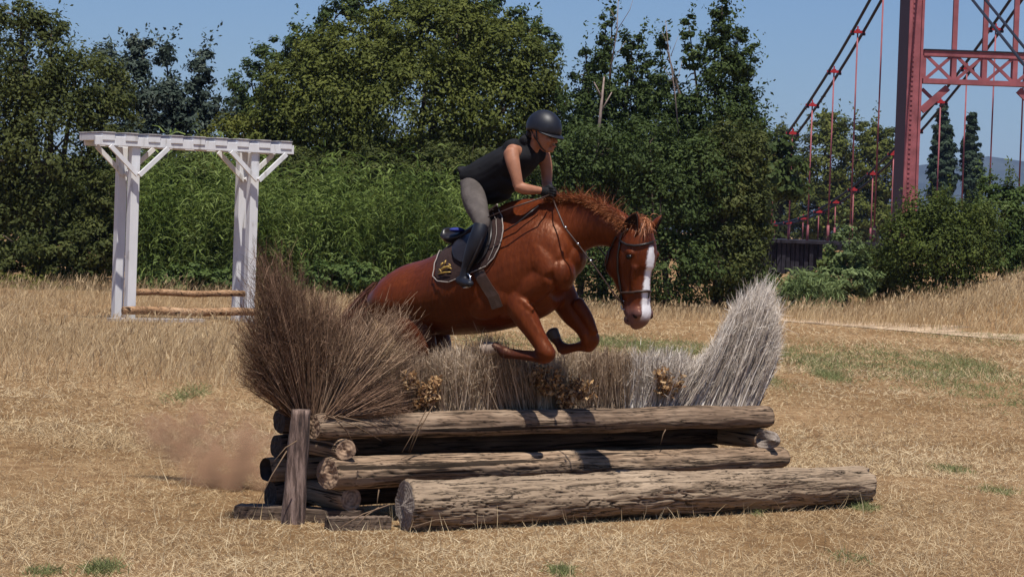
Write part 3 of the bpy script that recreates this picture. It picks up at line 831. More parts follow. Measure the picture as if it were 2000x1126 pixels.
pbox('long_beam', -.6, W + .8, D_ + .173, D_ + .225, zt - .145, zt - .063)
for i in range(9):
    s_ = -.62 + i * (W + 1.1) / 8
    sl_ = pbox('slat', s_ - .03, s_ + .19, -.072, D_ + .30, zt - .06, zt + .058, M_white)
    pbox('weathered_top', s_ - .035, s_ + .195, -.085, D_ + .31, zt + .060, zt + .085, M_greyboard, sl_)
def pbrace(s0, z0, s1, z1, q_):
    mb = MB(); b2 = bk.normalized()
    mb.beam(FL0 + ax * s0 + b2 * q_ + Vector((0, 0, z0)), FL0 + ax * s1 + b2 * q_ + Vector((0, 0, z1)), .05, .075)
    mb.build('brace', M_white, pg)
for s_, q_ in ((0, -.03), (W, -.03), (.05, D_ - .03), (W + .09, D_ - .03)):
    pbrace(s_, zt - .63, s_ - .52, zt - .15, q_ - (.06 if q_ < 0 else 0)); pbrace(s_, zt - .63, s_ + .52, zt - .15, q_ - (.115 if q_ < 0 else .055))
def prail(s0, s1, q_, z, r_):
    mb = MB(); b2 = bk.normalized()
    pts = [FL0 + ax * (s0 + (s1 - s0) * t) + b2 * q_ + Vector((0, 0, z + .012 * math.sin(t * 9))) for t in np.linspace(0, 1, 12)]
    mb.tube(pts, [r_ * (1 + .06 * math.sin(i * 2.3)) for i in range(12)], 12)
    return mb.build('jump_rail', wood('pergola_rail_wood', (.16, .09, .045), (.36, .21, .11), (.55, .38, .24), seed=q_), pg, True)
prail(.1, W - .1, .08, .50, .055)
prail(-.22, W + .05, -.13, .19, .07)
pbox('stone_sill', -.5, W * .55, -.3, -.1, 0.0, .07, plain('pale_sill', (.42, .38, .35), .9, .1, .3, 9))

# ------------------------------------------------------------------ log jump
AL = math.atan2(2.22, 2.98)
ra = Vector((math.cos(AL), math.sin(AL), 0)); qa = Vector((math.sin(AL), -math.cos(AL), 0))
O = ground_at(582, 1022)
def FJ(px, py, q):           # point in the vertical plane of the jump, q metres towards the camera
    return on_plane(px, py, O, qa, q)
def FW(s_, q_, z_): return O + ra * s_ + qa * q_ + Vector((0, 0, z_))

def log(name, label, p, q, r0, r1, mats, group, seg=90, n_=40, rough=.012, groove=0.0, seed=0, hollow=0.0, bow=0.0, skew=0.0, ragged=0.0, cat='log'):
    """log built along its own X axis so the grain follows it; mats = bark, end"""
    p = Vector(p); q = Vector(q)
    x = q - p; L = x.length; x.normalize()
    y = Vector((0, 0, 1)).cross(x).normalized(); z = x.cross(y)
    M = Matrix(((x.x, y.x, z.x, p.x), (x.y, y.y, z.y, p.y), (x.z, y.z, z.z, p.z), (0, 0, 0, 1)))
    vs, fs, ms, cr = [], [], [], []
    for i in range(seg + 1):
        t = i / seg
        for k in range(n_):
            a = 2 * math.pi * k / n_
            r_ = r0 + (r1 - r0) * t
            ca, sa = math.cos(a), math.sin(a)
            g = mnoise.fractal(Vector((t * L * 1.5 + seed * 7, ca * .8, sa * .8)), 1, 2, 3) * rough * 1.6
            g += mnoise.noise(Vector((t * L * 6 + seed, ca * 4, sa * 4))) * rough * .45
            ckv = 0.0
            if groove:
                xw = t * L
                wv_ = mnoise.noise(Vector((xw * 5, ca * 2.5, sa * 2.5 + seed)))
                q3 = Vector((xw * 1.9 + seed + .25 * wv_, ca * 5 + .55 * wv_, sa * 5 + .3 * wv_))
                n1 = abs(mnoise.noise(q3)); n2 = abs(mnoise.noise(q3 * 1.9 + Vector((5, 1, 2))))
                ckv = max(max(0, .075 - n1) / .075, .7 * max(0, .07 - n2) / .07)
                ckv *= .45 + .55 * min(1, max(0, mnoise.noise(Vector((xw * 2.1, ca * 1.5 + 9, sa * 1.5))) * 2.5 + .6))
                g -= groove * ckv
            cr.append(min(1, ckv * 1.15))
            e = min(t, 1 - t) * L / .03
            if e < 1: r_ *= .93 + .07 * math.sqrt(max(e, 0))
            r_ += g
            xx = t * L + (ca * skew if t < .04 else 0)
            if ragged and t > .93: xx += ragged * mnoise.noise(Vector((ca * 3 + seed, sa * 3, 1)))
            vs.append((xx, ca * r_, sa * r_ + bow * math.sin(math.pi * t)))
    for i in range(seg):
        for k in range(n_):
            fs.append((i * n_ + k, (i + 1) * n_ + k, (i + 1) * n_ + (k + 1) % n_, i * n_ + (k + 1) % n_)); ms.append(0)
    # ends: rings closing to the centre
    for end in (0, 1):
        prev = list(range(n_)) if end == 0 else list(range(seg * n_, seg * n_ + n_))
        xr = vs[prev[0]][0]
        for j, fr in enumerate((.8, .5, .22, .04)):
            b0 = len(vs)
            for k in range(n_):
                vx, vy, vz = vs[(0 if end == 0 else seg * n_) + k]
                dep = .004 * mnoise.noise(Vector((vy * 40 * fr, vz * 40 * fr, seed))) * 2
                if hollow and end == 0: dep += hollow * (1 if fr < .79 else .25)
                vs.append((vx + (dep if end == 0 else -dep), vy * fr, vz * fr))
            cur = list(range(b0, b0 + n_))
            for k in range(n_):
                k2 = (k + 1) % n_
                fs.append((prev[k], prev[k2], cur[k2], cur[k]) if end == 0 else (prev[k2], prev[k], cur[k], cur[k2])); ms.append(1)
            prev = cur
        fs.append(tuple(prev) if end == 0 else tuple(reversed(prev))); ms.append(1)
    me = bpy.data.meshes.new(name); me.from_pydata([Vector(v) for v in vs], [], fs)
    me.polygons.foreach_set('material_index', ms)
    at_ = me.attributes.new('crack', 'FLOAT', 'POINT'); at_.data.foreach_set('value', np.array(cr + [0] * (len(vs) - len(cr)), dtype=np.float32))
    me.polygons.foreach_set('use_smooth', [mm == 0 for mm in ms])
    me.update()
    o = link(name, me, mats); o.matrix_world = M
    return tag(o, label, cat, group)
lg = 'logs stacked in the brush jump'
ya = FJ(612, 832, 0.02); yb = FJ(1499, 813, 0.02)
log('rail_log', 'top rail log lying along the front of the brush jump', ya, yb, .081, .078, [M_log, M_end], lg, 200, 72, .009, 0.003, 1)
ya = FJ(640, 923, 0.07); yb = FJ(1530, 893, 0.07)
log('rail_log', 'middle rail log of the jump, below the top rail and above the thick log', ya, yb, .100, .076, [M_log2, M_end], lg, 200, 72, .009, 0.007, 2, skew=-.02)
za = FJ(790, 985, .50); zb_ = FJ(1690, 944, .50)
za.z = .148; zb_.z = .148
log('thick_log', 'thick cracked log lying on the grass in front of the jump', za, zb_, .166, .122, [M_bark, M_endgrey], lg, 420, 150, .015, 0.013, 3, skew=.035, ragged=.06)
# cross logs pointing towards the camera
def cross(px, py, q1, q0, r_, lb, seed, mats, **k):
    e = FJ(px, py, q1)
    st = e - qa * (q1 - q0)
    log('cross_log', lb, e, st, r_, r_ * 1.0, mats, lg, 24, 30, .006, 0, seed, **k)
cross(676, 878, .13, -.55, .066, 'short upper cross log with pale sawn end under the left of the top rail', 4, [M_log2, M_end], skew=0.02)
cross(686, 974, .10, -.55, .080, 'short lower cross log with sawn end resting on the sleepers', 5, [M_log2, M_end])
cross(1497, 858, .10, -.50, .075, 'short broken cross log jutting at the right end between the two rails', 6, [M_log2, M_endgrey], skew=.07)
# rear wall of logs, their left ends show, with shade painted into the end colour
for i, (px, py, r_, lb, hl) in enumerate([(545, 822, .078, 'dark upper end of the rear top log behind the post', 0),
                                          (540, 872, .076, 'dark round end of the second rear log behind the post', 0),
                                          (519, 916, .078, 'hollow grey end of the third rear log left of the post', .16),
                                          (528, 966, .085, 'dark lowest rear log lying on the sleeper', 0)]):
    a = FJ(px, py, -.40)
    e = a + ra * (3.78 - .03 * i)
    log('rear_log', lb, a, e, r_, r_ * .93, [M_darklog if not hl else M_log2, M_endshade], lg, 70, 32, .008, 0, 10 + i, hollow=hl)
# post with notched top
mb = MB()
n_ = 14
ring = []
hts = np.linspace(-.05, .70, 26)
vs, fs = [], []
for i, z in enumerate(hts):
    t = i / 25
    wd = .074 - .016 * t; dp = .06
    cx = -.035 + .03 * t
    for k in range(20):
        a = 2 * math.pi * k / 20
        ca, sa = math.cos(a), math.sin(a)
        rr = 1 + .10 * mnoise.noise(Vector((ca * 2, sa * 2, z * 5))) + .05 * mnoise.noise(Vector((ca * 7, sa * 7, z * 9)))
        px_ = math.copysign(abs(ca) ** .6, ca) * wd * rr; py_ = math.copysign(abs(sa) ** .6, sa) * dp * rr
        vs.append(O + Vector((cx + px_, py_, z)))
for i in range(25):
    for k in range(20):
        fs.append((i * 20 + k, i * 20 + (k + 1) % 20, (i + 1) * 20 + (k + 1) % 20, (i + 1) * 20 + k))
fs.append(tuple(500 + k for k in range(20)))
mb.add(vs, fs)
def postwood():
    m, n, l, b = nodemat('grey_brown_post_wood')
    nz = noise_node(n, l, 1, 8, stretch=(45, 45, 5), rough=.7)
    rp = ramp(n, [(.38, (.035, .022, .018)), (.5, (.13, .083, .065)), (.62, (.30, .21, .17))])
    l.new(nz.outputs['Fac'], rp.inputs['Fac']); l.new(rp.outputs['Color'], b.inputs['Base Color']); b.inputs['Roughness'].default_value = .9
    bump(n, l, b, nz.outputs['Fac'], .9, .012)
    return m
M_post = postwood()
tag(mb.build('post', M_post, None, True), 'rough upright post holding the left end of the log jump', 'post')
# sleepers under the left end
def sleeper(lb, px0, py0, px1, py1, q_, h, dpth, mt):
    a = ground_at(px0, py0); e = ground_at(px1, py1)
    x = (e - a).normalized(); L = (e - a).length
    y = Vector((-x.y, x.x, 0))
    M = Matrix(((x.x, y.x, 0, a.x), (x.y, y.y, 0, a.y), (0, 0, 1, 0), (0, 0, 0, 1)))
    mb = MB(); N_ = 24
    vs, fs = [], []
    for i in range(N_ + 1):
        for (yy, z) in ((0, -.02), (0, h * .5), (0, h), (dpth * .5, h), (dpth, h), (dpth, -.02)):
            j = Vector((i * .9, yy * 9, z * 9 + q_))
            vs.append((L * i / N_ + (.012 * mnoise.noise(j) if i in (0, N_) else 0), yy + .008 * mnoise.noise(j * 1.3), z + .008 * mnoise.noise(j * 1.7 + Vector((3, 0, 0)))))
    for i in range(N_):
        for k in range(6):
            fs.append((i * 6 + k, (i + 1) * 6 + k, (i + 1) * 6 + (k + 1) % 6, i * 6 + (k + 1) % 6))
    fs.append(tuple(range(6))); fs.append(tuple(reversed(range(N_ * 6, N_ * 6 + 6))))
    me = bpy.data.meshes.new('sleeper'); me.from_pydata([Vector(v) for v in vs], [], fs); me.update()
    o = link('sleeper', me, mt); o.matrix_world = M
    tag(o, lb, 'sleeper', 'old sleepers under the jump')
sleeper('old dark sleeper sticking out left under the post of the jump', 457, 1012, 700, 1024, 0, .078, .2, M_sleeper)
sleeper('short paler sleeper end between the post and the thick log', 645, 1036, 765, 1034, 5, .075, .11, M_sleeper)

# ------------------------------------------------------------------ brush bundles
heather = leafmat('brown_heather_twig', [(0.0550, 0.0310, 0.0192), (0.1150, 0.0666, 0.0410), (0.2001, 0.1186, 0.0743), (0.3401, 0.2143, 0.1398)], .05, .2, .85, .15)
heather2 = leafmat('mid_brown_heather_twig', [(0.0759, 0.0440, 0.0271), (0.1720, 0.1071, 0.0658), (0.3137, 0.2057, 0.1308), (0.5262, 0.3732, 0.2527)], .05, .2, .85, .15)
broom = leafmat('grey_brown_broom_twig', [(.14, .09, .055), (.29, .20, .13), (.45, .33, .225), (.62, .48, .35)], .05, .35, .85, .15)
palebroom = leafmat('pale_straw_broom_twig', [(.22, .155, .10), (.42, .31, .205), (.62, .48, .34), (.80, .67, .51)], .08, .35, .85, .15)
palebr = leafmat('silver_grey_brush', [(.24, .19, .15), (.46, .39, .32), (.66, .58, .50), (.84, .78, .70)], .05, .3, .85, .15)
deadl = leafmat('dead_oak_leaf', [(.10, .045, .02), (.30, .16, .065), (.50, .31, .14), (.66, .46, .26)], .25, .15, .7, .3)

def brush(name, label, base_rng, tips, n_, qs, mat, wd=.0045, curve=.05, group='brush bundles packed in the jump', twigs=0, low=.45, cat='brush', jk=1.0):
    """strands from a strip of the jump (px range at its foot) to tip positions (list of px,py polygon corner pairs)"""
    (bx0, by0), (bx1, by1) = base_rng
    B, T, tipz = [], [], []
    for i in range(n_):
        u = random.random()
        q = random.uniform(*qs)
        # tips interpolated along the upper outline, with shorter ones inside
        k = u * (len(tips) - 1); j = min(int(k), len(tips) - 2); f = k - j
        tx = tips[j][0] * (1 - f) + tips[j + 1][0] * f; ty = tips[j][1] * (1 - f) + tips[j + 1][1] * f
        bx_ = bx0 + (bx1 - bx0) * u + random.gauss(0, 4); by_ = by0 + (by1 - by0) * u
        s_ = 1 - (random.random() ** 2) * low
        jit = (5 + .045 * math.hypot(tx - bx_, ty - by_)) * jk
        tx = bx_ + (tx - bx_) * s_ + random.gauss(0, jit); ty = by_ + (ty - by_) * s_ + random.gauss(0, jit)
        B.append(FJ(bx_, by_, q)); T.append(FJ(tx, ty, q + random.gauss(0, .05)))
    B = np.array(B); T = np.array(T)
    v = T - B; L = np.linalg.norm(v, axis=1); d = v / L[:, None]
    bend = rng.normal(size=(n_, 3)) * (curve * L)[:, None]
    d2 = unit(v - bend)
    L2 = np.linalg.norm(v - bend, axis=1)
    P = [ribbons(B, d2, L2, wd * (.6 + .8 * rng.random(n_)), bend, 4, tipw=.25)]
    if twigs:
        idx = rng.integers(0, n_, n_ * twigs); t = .45 + .55 * rng.random(n_ * twigs)
        b2 = B[idx] + d2[idx] * (L2[idx] * t)[:, None] + bend[idx] * (t * t)[:, None]
        dd = unit(d2[idx] + rng.normal(size=(len(idx), 3)) * .42)
        l2 = (.03 + .07 * rng.random(len(idx))) * (L2[idx] / .8 + .3)
        P.append(ribbons(b2, dd, l2, np.full(len(idx), wd * .55), rng.normal(size=(len(idx), 3)) * .01, 1, tipw=.3))
    v_, f_, r_ = join_np(P)
    return tag(link(name, mesh_np(name, v_, f_, rnd=r_), mat), label, cat, group)

brush('brush_bundle', 'tall dark heather fan standing upright behind the left post', ((572, 815), (632, 812)),
      [(474, 742), (476, 655), (490, 590), (510, 486), (545, 520), (600, 578), (640, 575), (662, 640), (678, 710)], 2000, (-.26, -.05), heather, .0042, .09, twigs=9, low=.45)
brush('brush_bundle', 'brown heather fan leaning right across the tail of the horse', ((625, 815), (660, 812)),
      [(655, 650), (700, 610), (752, 600), (792, 610), (812, 660), (818, 700), (815, 745), (800, 780)], 1150, (-.22, -.02), heather2, .0042, .09, twigs=6, low=.5)
brush('brush_bundle', 'low brown twigs splayed over the left end of the top rail', ((630, 818), (700, 812)),
      [(700, 720), (770, 740), (800, 770), (805, 800), (770, 815)], 900, (-.15, .1), heather, .0042, .1, twigs=2, low=.5)
brush('brush_bundle', 'dry broom bundle right of the big heather fan with ochre leaves in it', ((770, 812), (860, 812)),
      [(790, 720), (810, 705), (835, 712), (858, 705)], 2300, (-.34, -.1), broom, .006, .04, twigs=3, low=.4, jk=1.2)
brush('brush_bundle', 'pale broom bundle just left of the folded front hoof', ((850, 812), (950, 810)),
      [(850, 705), (880, 692), (915, 695), (955, 700)], 3600, (-.34, -.06), palebroom, .006, .05, twigs=3, low=.4, jk=1.2)
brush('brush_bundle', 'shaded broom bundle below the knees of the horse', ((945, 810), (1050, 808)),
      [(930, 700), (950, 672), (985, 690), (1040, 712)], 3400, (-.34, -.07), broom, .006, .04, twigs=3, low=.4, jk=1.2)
brush('brush_bundle', 'broom bundle with grass seed tops right of the knees', ((1045, 808), (1135, 806)),
      [(1045, 715), (1080, 702), (1110, 698), (1140, 695)], 2900, (-.34, -.08), palebroom, .006, .04, twigs=3, low=.4, jk=1.2)
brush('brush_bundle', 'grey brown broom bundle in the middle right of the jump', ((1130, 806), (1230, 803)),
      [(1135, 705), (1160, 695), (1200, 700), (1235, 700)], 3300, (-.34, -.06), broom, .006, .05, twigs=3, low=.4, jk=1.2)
brush('brush_bundle', 'grey broom bundle left of the pale wing of the jump', ((1225, 803), (1330, 800)),
      [(1232, 702), (1270, 700), (1310, 702), (1340, 700)], 3300, (-.34, -.06), palebr, .006, .05, twigs=3, low=.4, jk=1.2)
brush('brush_wing', 'silver grey brush wing sweeping up at the right end of the jump', ((1290, 800), (1475, 795)),
      [(1320, 712), (1352, 704), (1392, 686), (1424, 640), (1446, 592), (1462, 574), (1482, 562), (1500, 560), (1512, 590), (1522, 630), (1522, 680)], 6800, (-.34, -.02), palebr, .0062, .07, twigs=3, low=.75, jk=.5)
# stray stems over the front of the rails
B = []; 
st = [((640, 812), (745, 860), .16), ((660, 812), (775, 850), .16), ((650, 812), (700, 880), .14), ((832, 800), (798, 880), .16), ((845, 792), (800, 885), .15), ((825, 825), (785, 883), .15), ((1300, 838), (1290, 868), .12),
      ((760, 985), (655, 1035), .7), ((740, 990), (690, 1034), .65), ((900, 1012), (800, 1030), .75), ((740, 955), (735, 1000), .3), ((560, 880), (500, 990), .2), ((580, 860), (535, 900), .15)]
mb = MB()
for a, e, q in st:
    p = FJ(*a, q); r_ = FJ(*e, q); mid = p.lerp(r_, .5) + Vector((.0, 0, .02))
    mb.tube([p, mid, r_], [.0042, .0035, .002], 5)
tag(mb.build('loose_stems', broom, None, True), 'loose pale stems hanging over the rails and lying by the log ends', 'stems', kind='stuff')

def leaf_cluster(label, px, py, rx, ry, q, n_):
    c = np.array(FJ(px, py, q)); s_ = F_PX / c[1]
    root = thing('leafy_branch', label, 'branch', tuple(c), 'dead leafy branches stuck in the jump')
    foot = c + np.array([0, 0, -ry / s_ * .8]) - np.array(qa) * .03; n_ = int(n_ * 1.5); ntw = max(7, n_ // 36)
    ends = np.stack([np.array(ra) * (rng.normal() * .55 * rx / s_) + np.array(qa) * (.03 * rng.normal() + .03) + np.array([0, 0, ry / s_ * (.35 + 1.3 * rng.random())]) for _ in range(ntw)])
    it = rng.integers(0, ntw, n_); tt = .3 + .75 * rng.random(n_) ** .8
    P = foot + ends[it] * tt[:, None] + rng.normal(size=(n_, 3)) * .016
    n_ = len(P)
    v_, f_, r_ = leaf_quads(P, unit(rng.normal(size=(n_, 3)) + np.array([0, -.6, .3])), .032 * (.5 + .9 * rng.random(n_)), .55)
    # curl the leaves
    v_[::2] += rng.normal(size=v_[::2].shape) * .004
    link('leaves', mesh_np('leaves', v_, f_, rnd=r_), deadl, root)
    mb = MB()
    for e_ in ends:
        e = Vector(foot + e_); st_ = Vector(foot)
        mb.tube([st_, st_.lerp(e, .5) + Vector((random.gauss(0, .01), 0, .01)), e], [.005, .004, .002], 5)
    mb.build('twig', M_post, root, True)
leaf_cluster('ochre dead leaves between the heather fan and the pale broom', 832, 768, 34, 40, .0, 420)
leaf_cluster('ochre dead leaves spilling over the top rail right of the shaded brush', 1112, 770, 42, 40, .03, 620)
leaf_cluster('dark ochre dead leaves in the shade under the near knee', 1065, 740, 36, 40, -.02, 380)
leaf_cluster('small ochre dead leaf spray in the grey brush on the right', 1302, 748, 26, 34, .0, 260)
leaf_cluster('few ochre dead leaves low on the left beside the heather twigs', 800, 745, 14, 22, .0, 70)

# ------------------------------------------------------------------ lofts and remeshing for bodies
class Body:
    def __init__(s, p0, n): s.p0 = Vector(p0); s.n = Vector(n).normalized(); s.v = []; s.f = []
    def P(s, px, py, d=0.0): return on_plane(px, py, s.p0, s.n, d)
    def ring_loft(s, cs, ra_, rl, lat, nseg=24, pw=2.0, sub=4):
        """closed tube through centres cs with in-plane radius ra_ and lateral radius rl"""
        K = len(cs)
        # Catmull-Rom resample
        C_, A_, L_ = [], [], []
        def cr(a, b_, c_, d_, t): return 0.5 * ((2 * b_) + (c_ - a) * t + (2 * a - 5 * b_ + 4 * c_ - d_) * t * t + (3 * b_ - a - 3 * c_ + d_) * t ** 3)
        for i in range(K - 1):
            i0, i1, i2, i3 = max(i - 1, 0), i, i + 1, min(i + 2, K - 1)
            for j in range(sub):
                t = j / sub
                C_.append(cr(cs[i0], cs[i1], cs[i2], cs[i3], t)); A_.append(max(.002, cr(ra_[i0], ra_[i1], ra_[i2], ra_[i3], t))); L_.append(max(.002, cr(rl[i0], rl[i1], rl[i2], rl[i3], t)))
        C_.append(cs[-1]); A_.append(ra_[-1]); L_.append(rl[-1])
        # round the ends
        t0 = (C_[0] - C_[1]).normalized(); t1 = (C_[-1] - C_[-2]).normalized()
        h0 = min(A_[0], L_[0]); h1 = min(A_[-1], L_[-1])
        C2 = [C_[0] + t0 * h0 * k for k in (.55, .4, .22)] + C_ + [C_[-1] + t1 * h1 * k for k in (.22, .4, .55)]
        A2 = [A_[0] * k for k in (.25, .62, .88)] + A_ + [A_[-1] * k for k in (.88, .62, .25)]
        L2 = [L_[0] * k for k in (.25, .62, .88)] + L_ + [L_[-1] * k for k in (.88, .62, .25)]
        b0 = len(s.v); n_ = nseg; prevT = None
        for i in range(len(C2)):
            T = (C2[min(i + 1, len(C2) - 1)] - C2[max(i - 1, 0)]).normalized()
            Lt = (lat - T * lat.dot(T)).normalized(); U = T.cross(Lt)
            for k in range(n_):
                a = 2 * math.pi * k / n_
                ca, sa = math.cos(a), math.sin(a)
                ca = math.copysign(abs(ca) ** (2 / pw), ca); sa = math.copysign(abs(sa) ** (2 / pw), sa)
                s.v.append(C2[i] + Lt * (ca * L2[i]) + U * (sa * A2[i]))
        m_ = len(C2)
        for i in range(m_ - 1):
            for k in range(n_):
                s.f.append((b0 + i * n_ + k, b0 + i * n_ + (k + 1) % n_, b0 + (i + 1) * n_ + (k + 1) % n_, b0 + (i + 1) * n_ + k))
        s.f.append(tuple(b0 + k for k in reversed(range(n_)))); s.f.append(tuple(b0 + (m_ - 1) * n_ + k for k in range(n_)))
    def limb(s, st, lat=None, nseg=20, pw=2.0, sub=4):
        """stations (px, py, d, r_px[, lateral_px])"""
        cs, a_, l_ = [], [], []
        for q in st:
            c = s.P(q[0], q[1], q[2]); k = c.y / F_PX
            cs.append(c); a_.append(q[3] * k); l_.append((q[4] if len(q) > 4 else q[3]) * k)
        s.ring_loft(cs, a_, l_, lat or s.n, nseg, pw, sub)
    def ball(s, px, py, d, r, rl=None, ry=None, tilt=0.0):
        """ellipsoid: r in-plane horizontal px, ry in-plane vertical px, rl lateral px"""
        c = s.P(px, py, d); k = c.y / F_PX
        h = Vector((0, 0, 1)).cross(s.n).normalized(); z = Vector((0, 0, 1))
        h2 = h * math.cos(tilt) + z * math.sin(tilt); z2 = z * math.cos(tilt) - h * math.sin(tilt)
        rl = (rl or r) * k; ry = (ry or r) * k; r = r * k
        b0 = len(s.v); A, B_ = 16, 10
        for i in range(1, B_):
            th = math.pi * i / B_
            for j in range(A):
                ph = 2 * math.pi * j / A
                s.v.append(c + h2 * (r * math.sin(th) * math.cos(ph)) + s.n * (rl * math.sin(th) * math.sin(ph)) + z2 * (ry * math.cos(th)))
        s.v.append(c + z2 * ry); s.v.append(c - z2 * ry)
        t_, u_ = len(s.v) - 2, len(s.v) - 1
        for i in range(B_ - 2):
            for j in range(A):
                s.f.append((b0 + i * A + j, b0 + (i + 1) * A + j, b0 + (i + 1) * A + (j + 1) % A, b0 + i * A + (j + 1) % A))
        for j in range(A):
            s.f.append((t_, b0 + j, b0 + (j + 1) % A)); s.f.append((u_, b0 + (B_ - 2) * A + (j + 1) % A, b0 + (B_ - 2) * A + j))
    def build(s, name, mat, parent, voxel=.01, smooth=6, fac=.5):
        me = bpy.data.meshes.new(name); me.from_pydata(s.v, [], s.f); me.update()
        if not voxel:
            bm = bmesh.new(); bm.from_mesh(me); bmesh.ops.recalc_face_normals(bm, faces=bm.faces); bm.to_mesh(me); bm.free()
        tmp = bpy.data.objects.new('tmp', me); C.objects.link(tmp)
        if voxel:
            r_ = tmp.modifiers.new('r', 'REMESH'); r_.mode = 'VOXEL'; r_.voxel_size = voxel
            if smooth:
                sm = tmp.modifiers.new('s', 'SMOOTH'); sm.iterations = smooth; sm.factor = fac
        dg = bpy.context.evaluated_depsgraph_get(); dg.update()
        out = bpy.data.meshes.new_from_object(tmp.evaluated_get(dg))
        bpy.data.objects.remove(tmp)
        out.name = name
        out.polygons.foreach_set('use_smooth', [True] * len(out.polygons))
        return link(name, out, mat, parent)

# ------------------------------------------------------------------ the horse
TH = R(30)
hn = Vector((-math.sin(TH), -math.cos(TH), 0))        # towards the camera side of the horse
hh = Vector((math.cos(TH), -math.sin(TH), 0))         # the way it is going
hp = at(1000, 560, 16.6)
PH = R(47)                                            # the head is turned a little more to the camera
kn = Vector((-math.sin(PH), -math.cos(PH), 0)); kh = Vector((math.cos(PH), -math.sin(PH), 0))

def coat():
    m, n, l, b = nodemat('chestnut_coat')
    big = noise_node(n, l, 2.2, 3); fine = noise_node(n, l, 1, 5, stretch=(60, 60, 18))
    s_ = mathn(n, l, 'ADD', mathn(n, l, 'MULTIPLY', big.outputs['Fac'], .65), mathn(n, l, 'MULTIPLY', fine.outputs['Fac'], .35))
    rp = ramp(n, [(.35, (.056, .0105, .0028)), (.52, (.105, .021, .005)), (.7, (.17, .038, .0095))])
    l.new(s_, rp.inputs['Fac'])
    def attr(nm):
        a = n.new('ShaderNodeAttribute'); a.attribute_name = nm; return a.outputs['Fac']
    c1 = mixc(n, l, attr('dark'), rp.outputs['Color'], (.028, .016, .014))
    c2 = mixc(n, l, attr('grey'), c1, (.15, .08, .072))
    c3 = mixc(n, l, attr('blaze'), c2, (.78, .76, .77))
    l.new(c3, b.inputs['Base Color'])
    b.inputs['Roughness'].default_value = .45; b.inputs['Specular IOR Level'].default_value = .36
    b.inputs['Specular Tint'].default_value = (1.0, .62, .42, 1)
    mb_ = noise_node(n, l, 6, 4, stretch=(1, 1, .55), dist=.5)
    hb = mathn(n, l, 'ADD', mathn(n, l, 'MULTIPLY', mb_.outputs['Fac'], 1.0), mathn(n, l, 'MULTIPLY', fine.outputs['Fac'], .22))
    bump(n, l, b, hb, .55, .022)
    return m
M_coat = coat()
M_mane = leafmat('chestnut_mane_hair', [(.10, .028, .010), (.24, .072, .025), (.42, .15, .055), (.62, .28, .13)], .1, .2, .5, .4)
M_tail = leafmat('dark_chestnut_tail_hair', [(.05, .02, .014), (.12, .045, .025), (.2, .08, .04)], .1, .2, .5, .4)
M_hoof = plain('dark_hoof_horn', (.055, .043, .037), .5, .4, .4, 20)
M_hoof2 = plain('pale_hoof_horn', (.34, .26, .2), .6, .4, .3, 20)
M_eye = plain('glossy_dark_eye', (.006, .004, .003), .3, .35, .1)
M_dark = plain('dark_skin', (.018, .01, .009), .7, .2)

horse = thing('horse', 'chestnut horse with a white blaze jumping over the brush fence', 'horse', (hp.x, hp.y, 0))
B = Body(hp, hn)
# trunk
B.limb([(745, 588, 0, 30, 50), (768, 590, 0, 50, 76), (805, 585, 0, 69, 84), (850, 579, 0, 76, 84), (900, 568, 0, 87, 90), (950, 552, 0, 98, 94), (1000, 532, 0, 105, 88),
        (1045, 512, 0, 104, 76), (1085, 502, 0, 88, 66), (1112, 505, 0, 58, 52), (1124, 508, 0, 34, 34)], nseg=36, sub=5)
# neck
B.limb([(1015, 490, 0, 82, 46), (1055, 470, 0, 78, 42), (1090, 455, 0, 68, 36), (1120, 444, 0, 56, 31), (1150, 438, 0, 47, 28), (1180, 440, 0, 41, 26), (1208, 450, 0, 36, 24), (1228, 462, 0, 30, 24)], nseg=30)
B.limb([(965, 446, 0, 22, 22), (990, 424, 0, 26, 22), (1018, 414, 0, 25, 18), (1048, 411, 0, 23, 15), (1080, 412, 0, 20, 14), (1110, 414, 0, 16, 12)], nseg=20)
# haunches and thighs
for sd in (1, -1):
    B.ball(778, 578, .13 * sd, 46, 30, 50); B.ball(815, 552, .17 * sd, 34, 20, 26, .4); B.ball(762, 560, .06 * sd, 26, 24, 22)
    ox = 0 if sd > 0 else 30; oy = 0 if sd > 0 else 8
    B.limb([(790 + ox, 590 + oy, .14 * sd, 58, 34), (805 + ox, 640 + oy, .16 * sd, 46, 30), (822 + ox, 678 + oy, .16 * sd, 34, 25), (815 + ox, 715 + oy, .15 * sd, 24, 18), (798 + ox, 748 + oy, .14 * sd, 18, 14), (790 + ox, 770 + oy, .14 * sd, 17, 13)])
    B.limb([(788 + ox, 764 + oy, .14 * sd, 16, 12), (790 + ox, 800 + oy, .14 * sd, 11, 9), (796 + ox, 835 + oy, .14 * sd, 11, 9), (800 + ox, 852 + oy, .14 * sd, 13, 11), (792 + ox, 872 + oy, .14 * sd, 10, 10), (786 + ox, 884 + oy, .14 * sd, 12, 11)])
# shoulder muscles
for sd in (1, -1):
    B.limb([(1002, 440, .10 * sd, 26, 14), (1028, 470, .15 * sd, 30, 18), (1052, 505, .17 * sd, 32, 20), (1072, 535, .17 * sd, 26, 20)])
    B.limb([(1070, 540, .16 * sd, 28, 22), (1035, 560, .17 * sd, 34, 22), (1005, 585, .16 * sd, 28, 20)])
    B.ball(1098, 535, .11 * sd, 26, 28, 34); B.ball(1075, 500, .13 * sd, 36, 18, 30)
B.ball(948, 575, .22, 60, 22, 50)
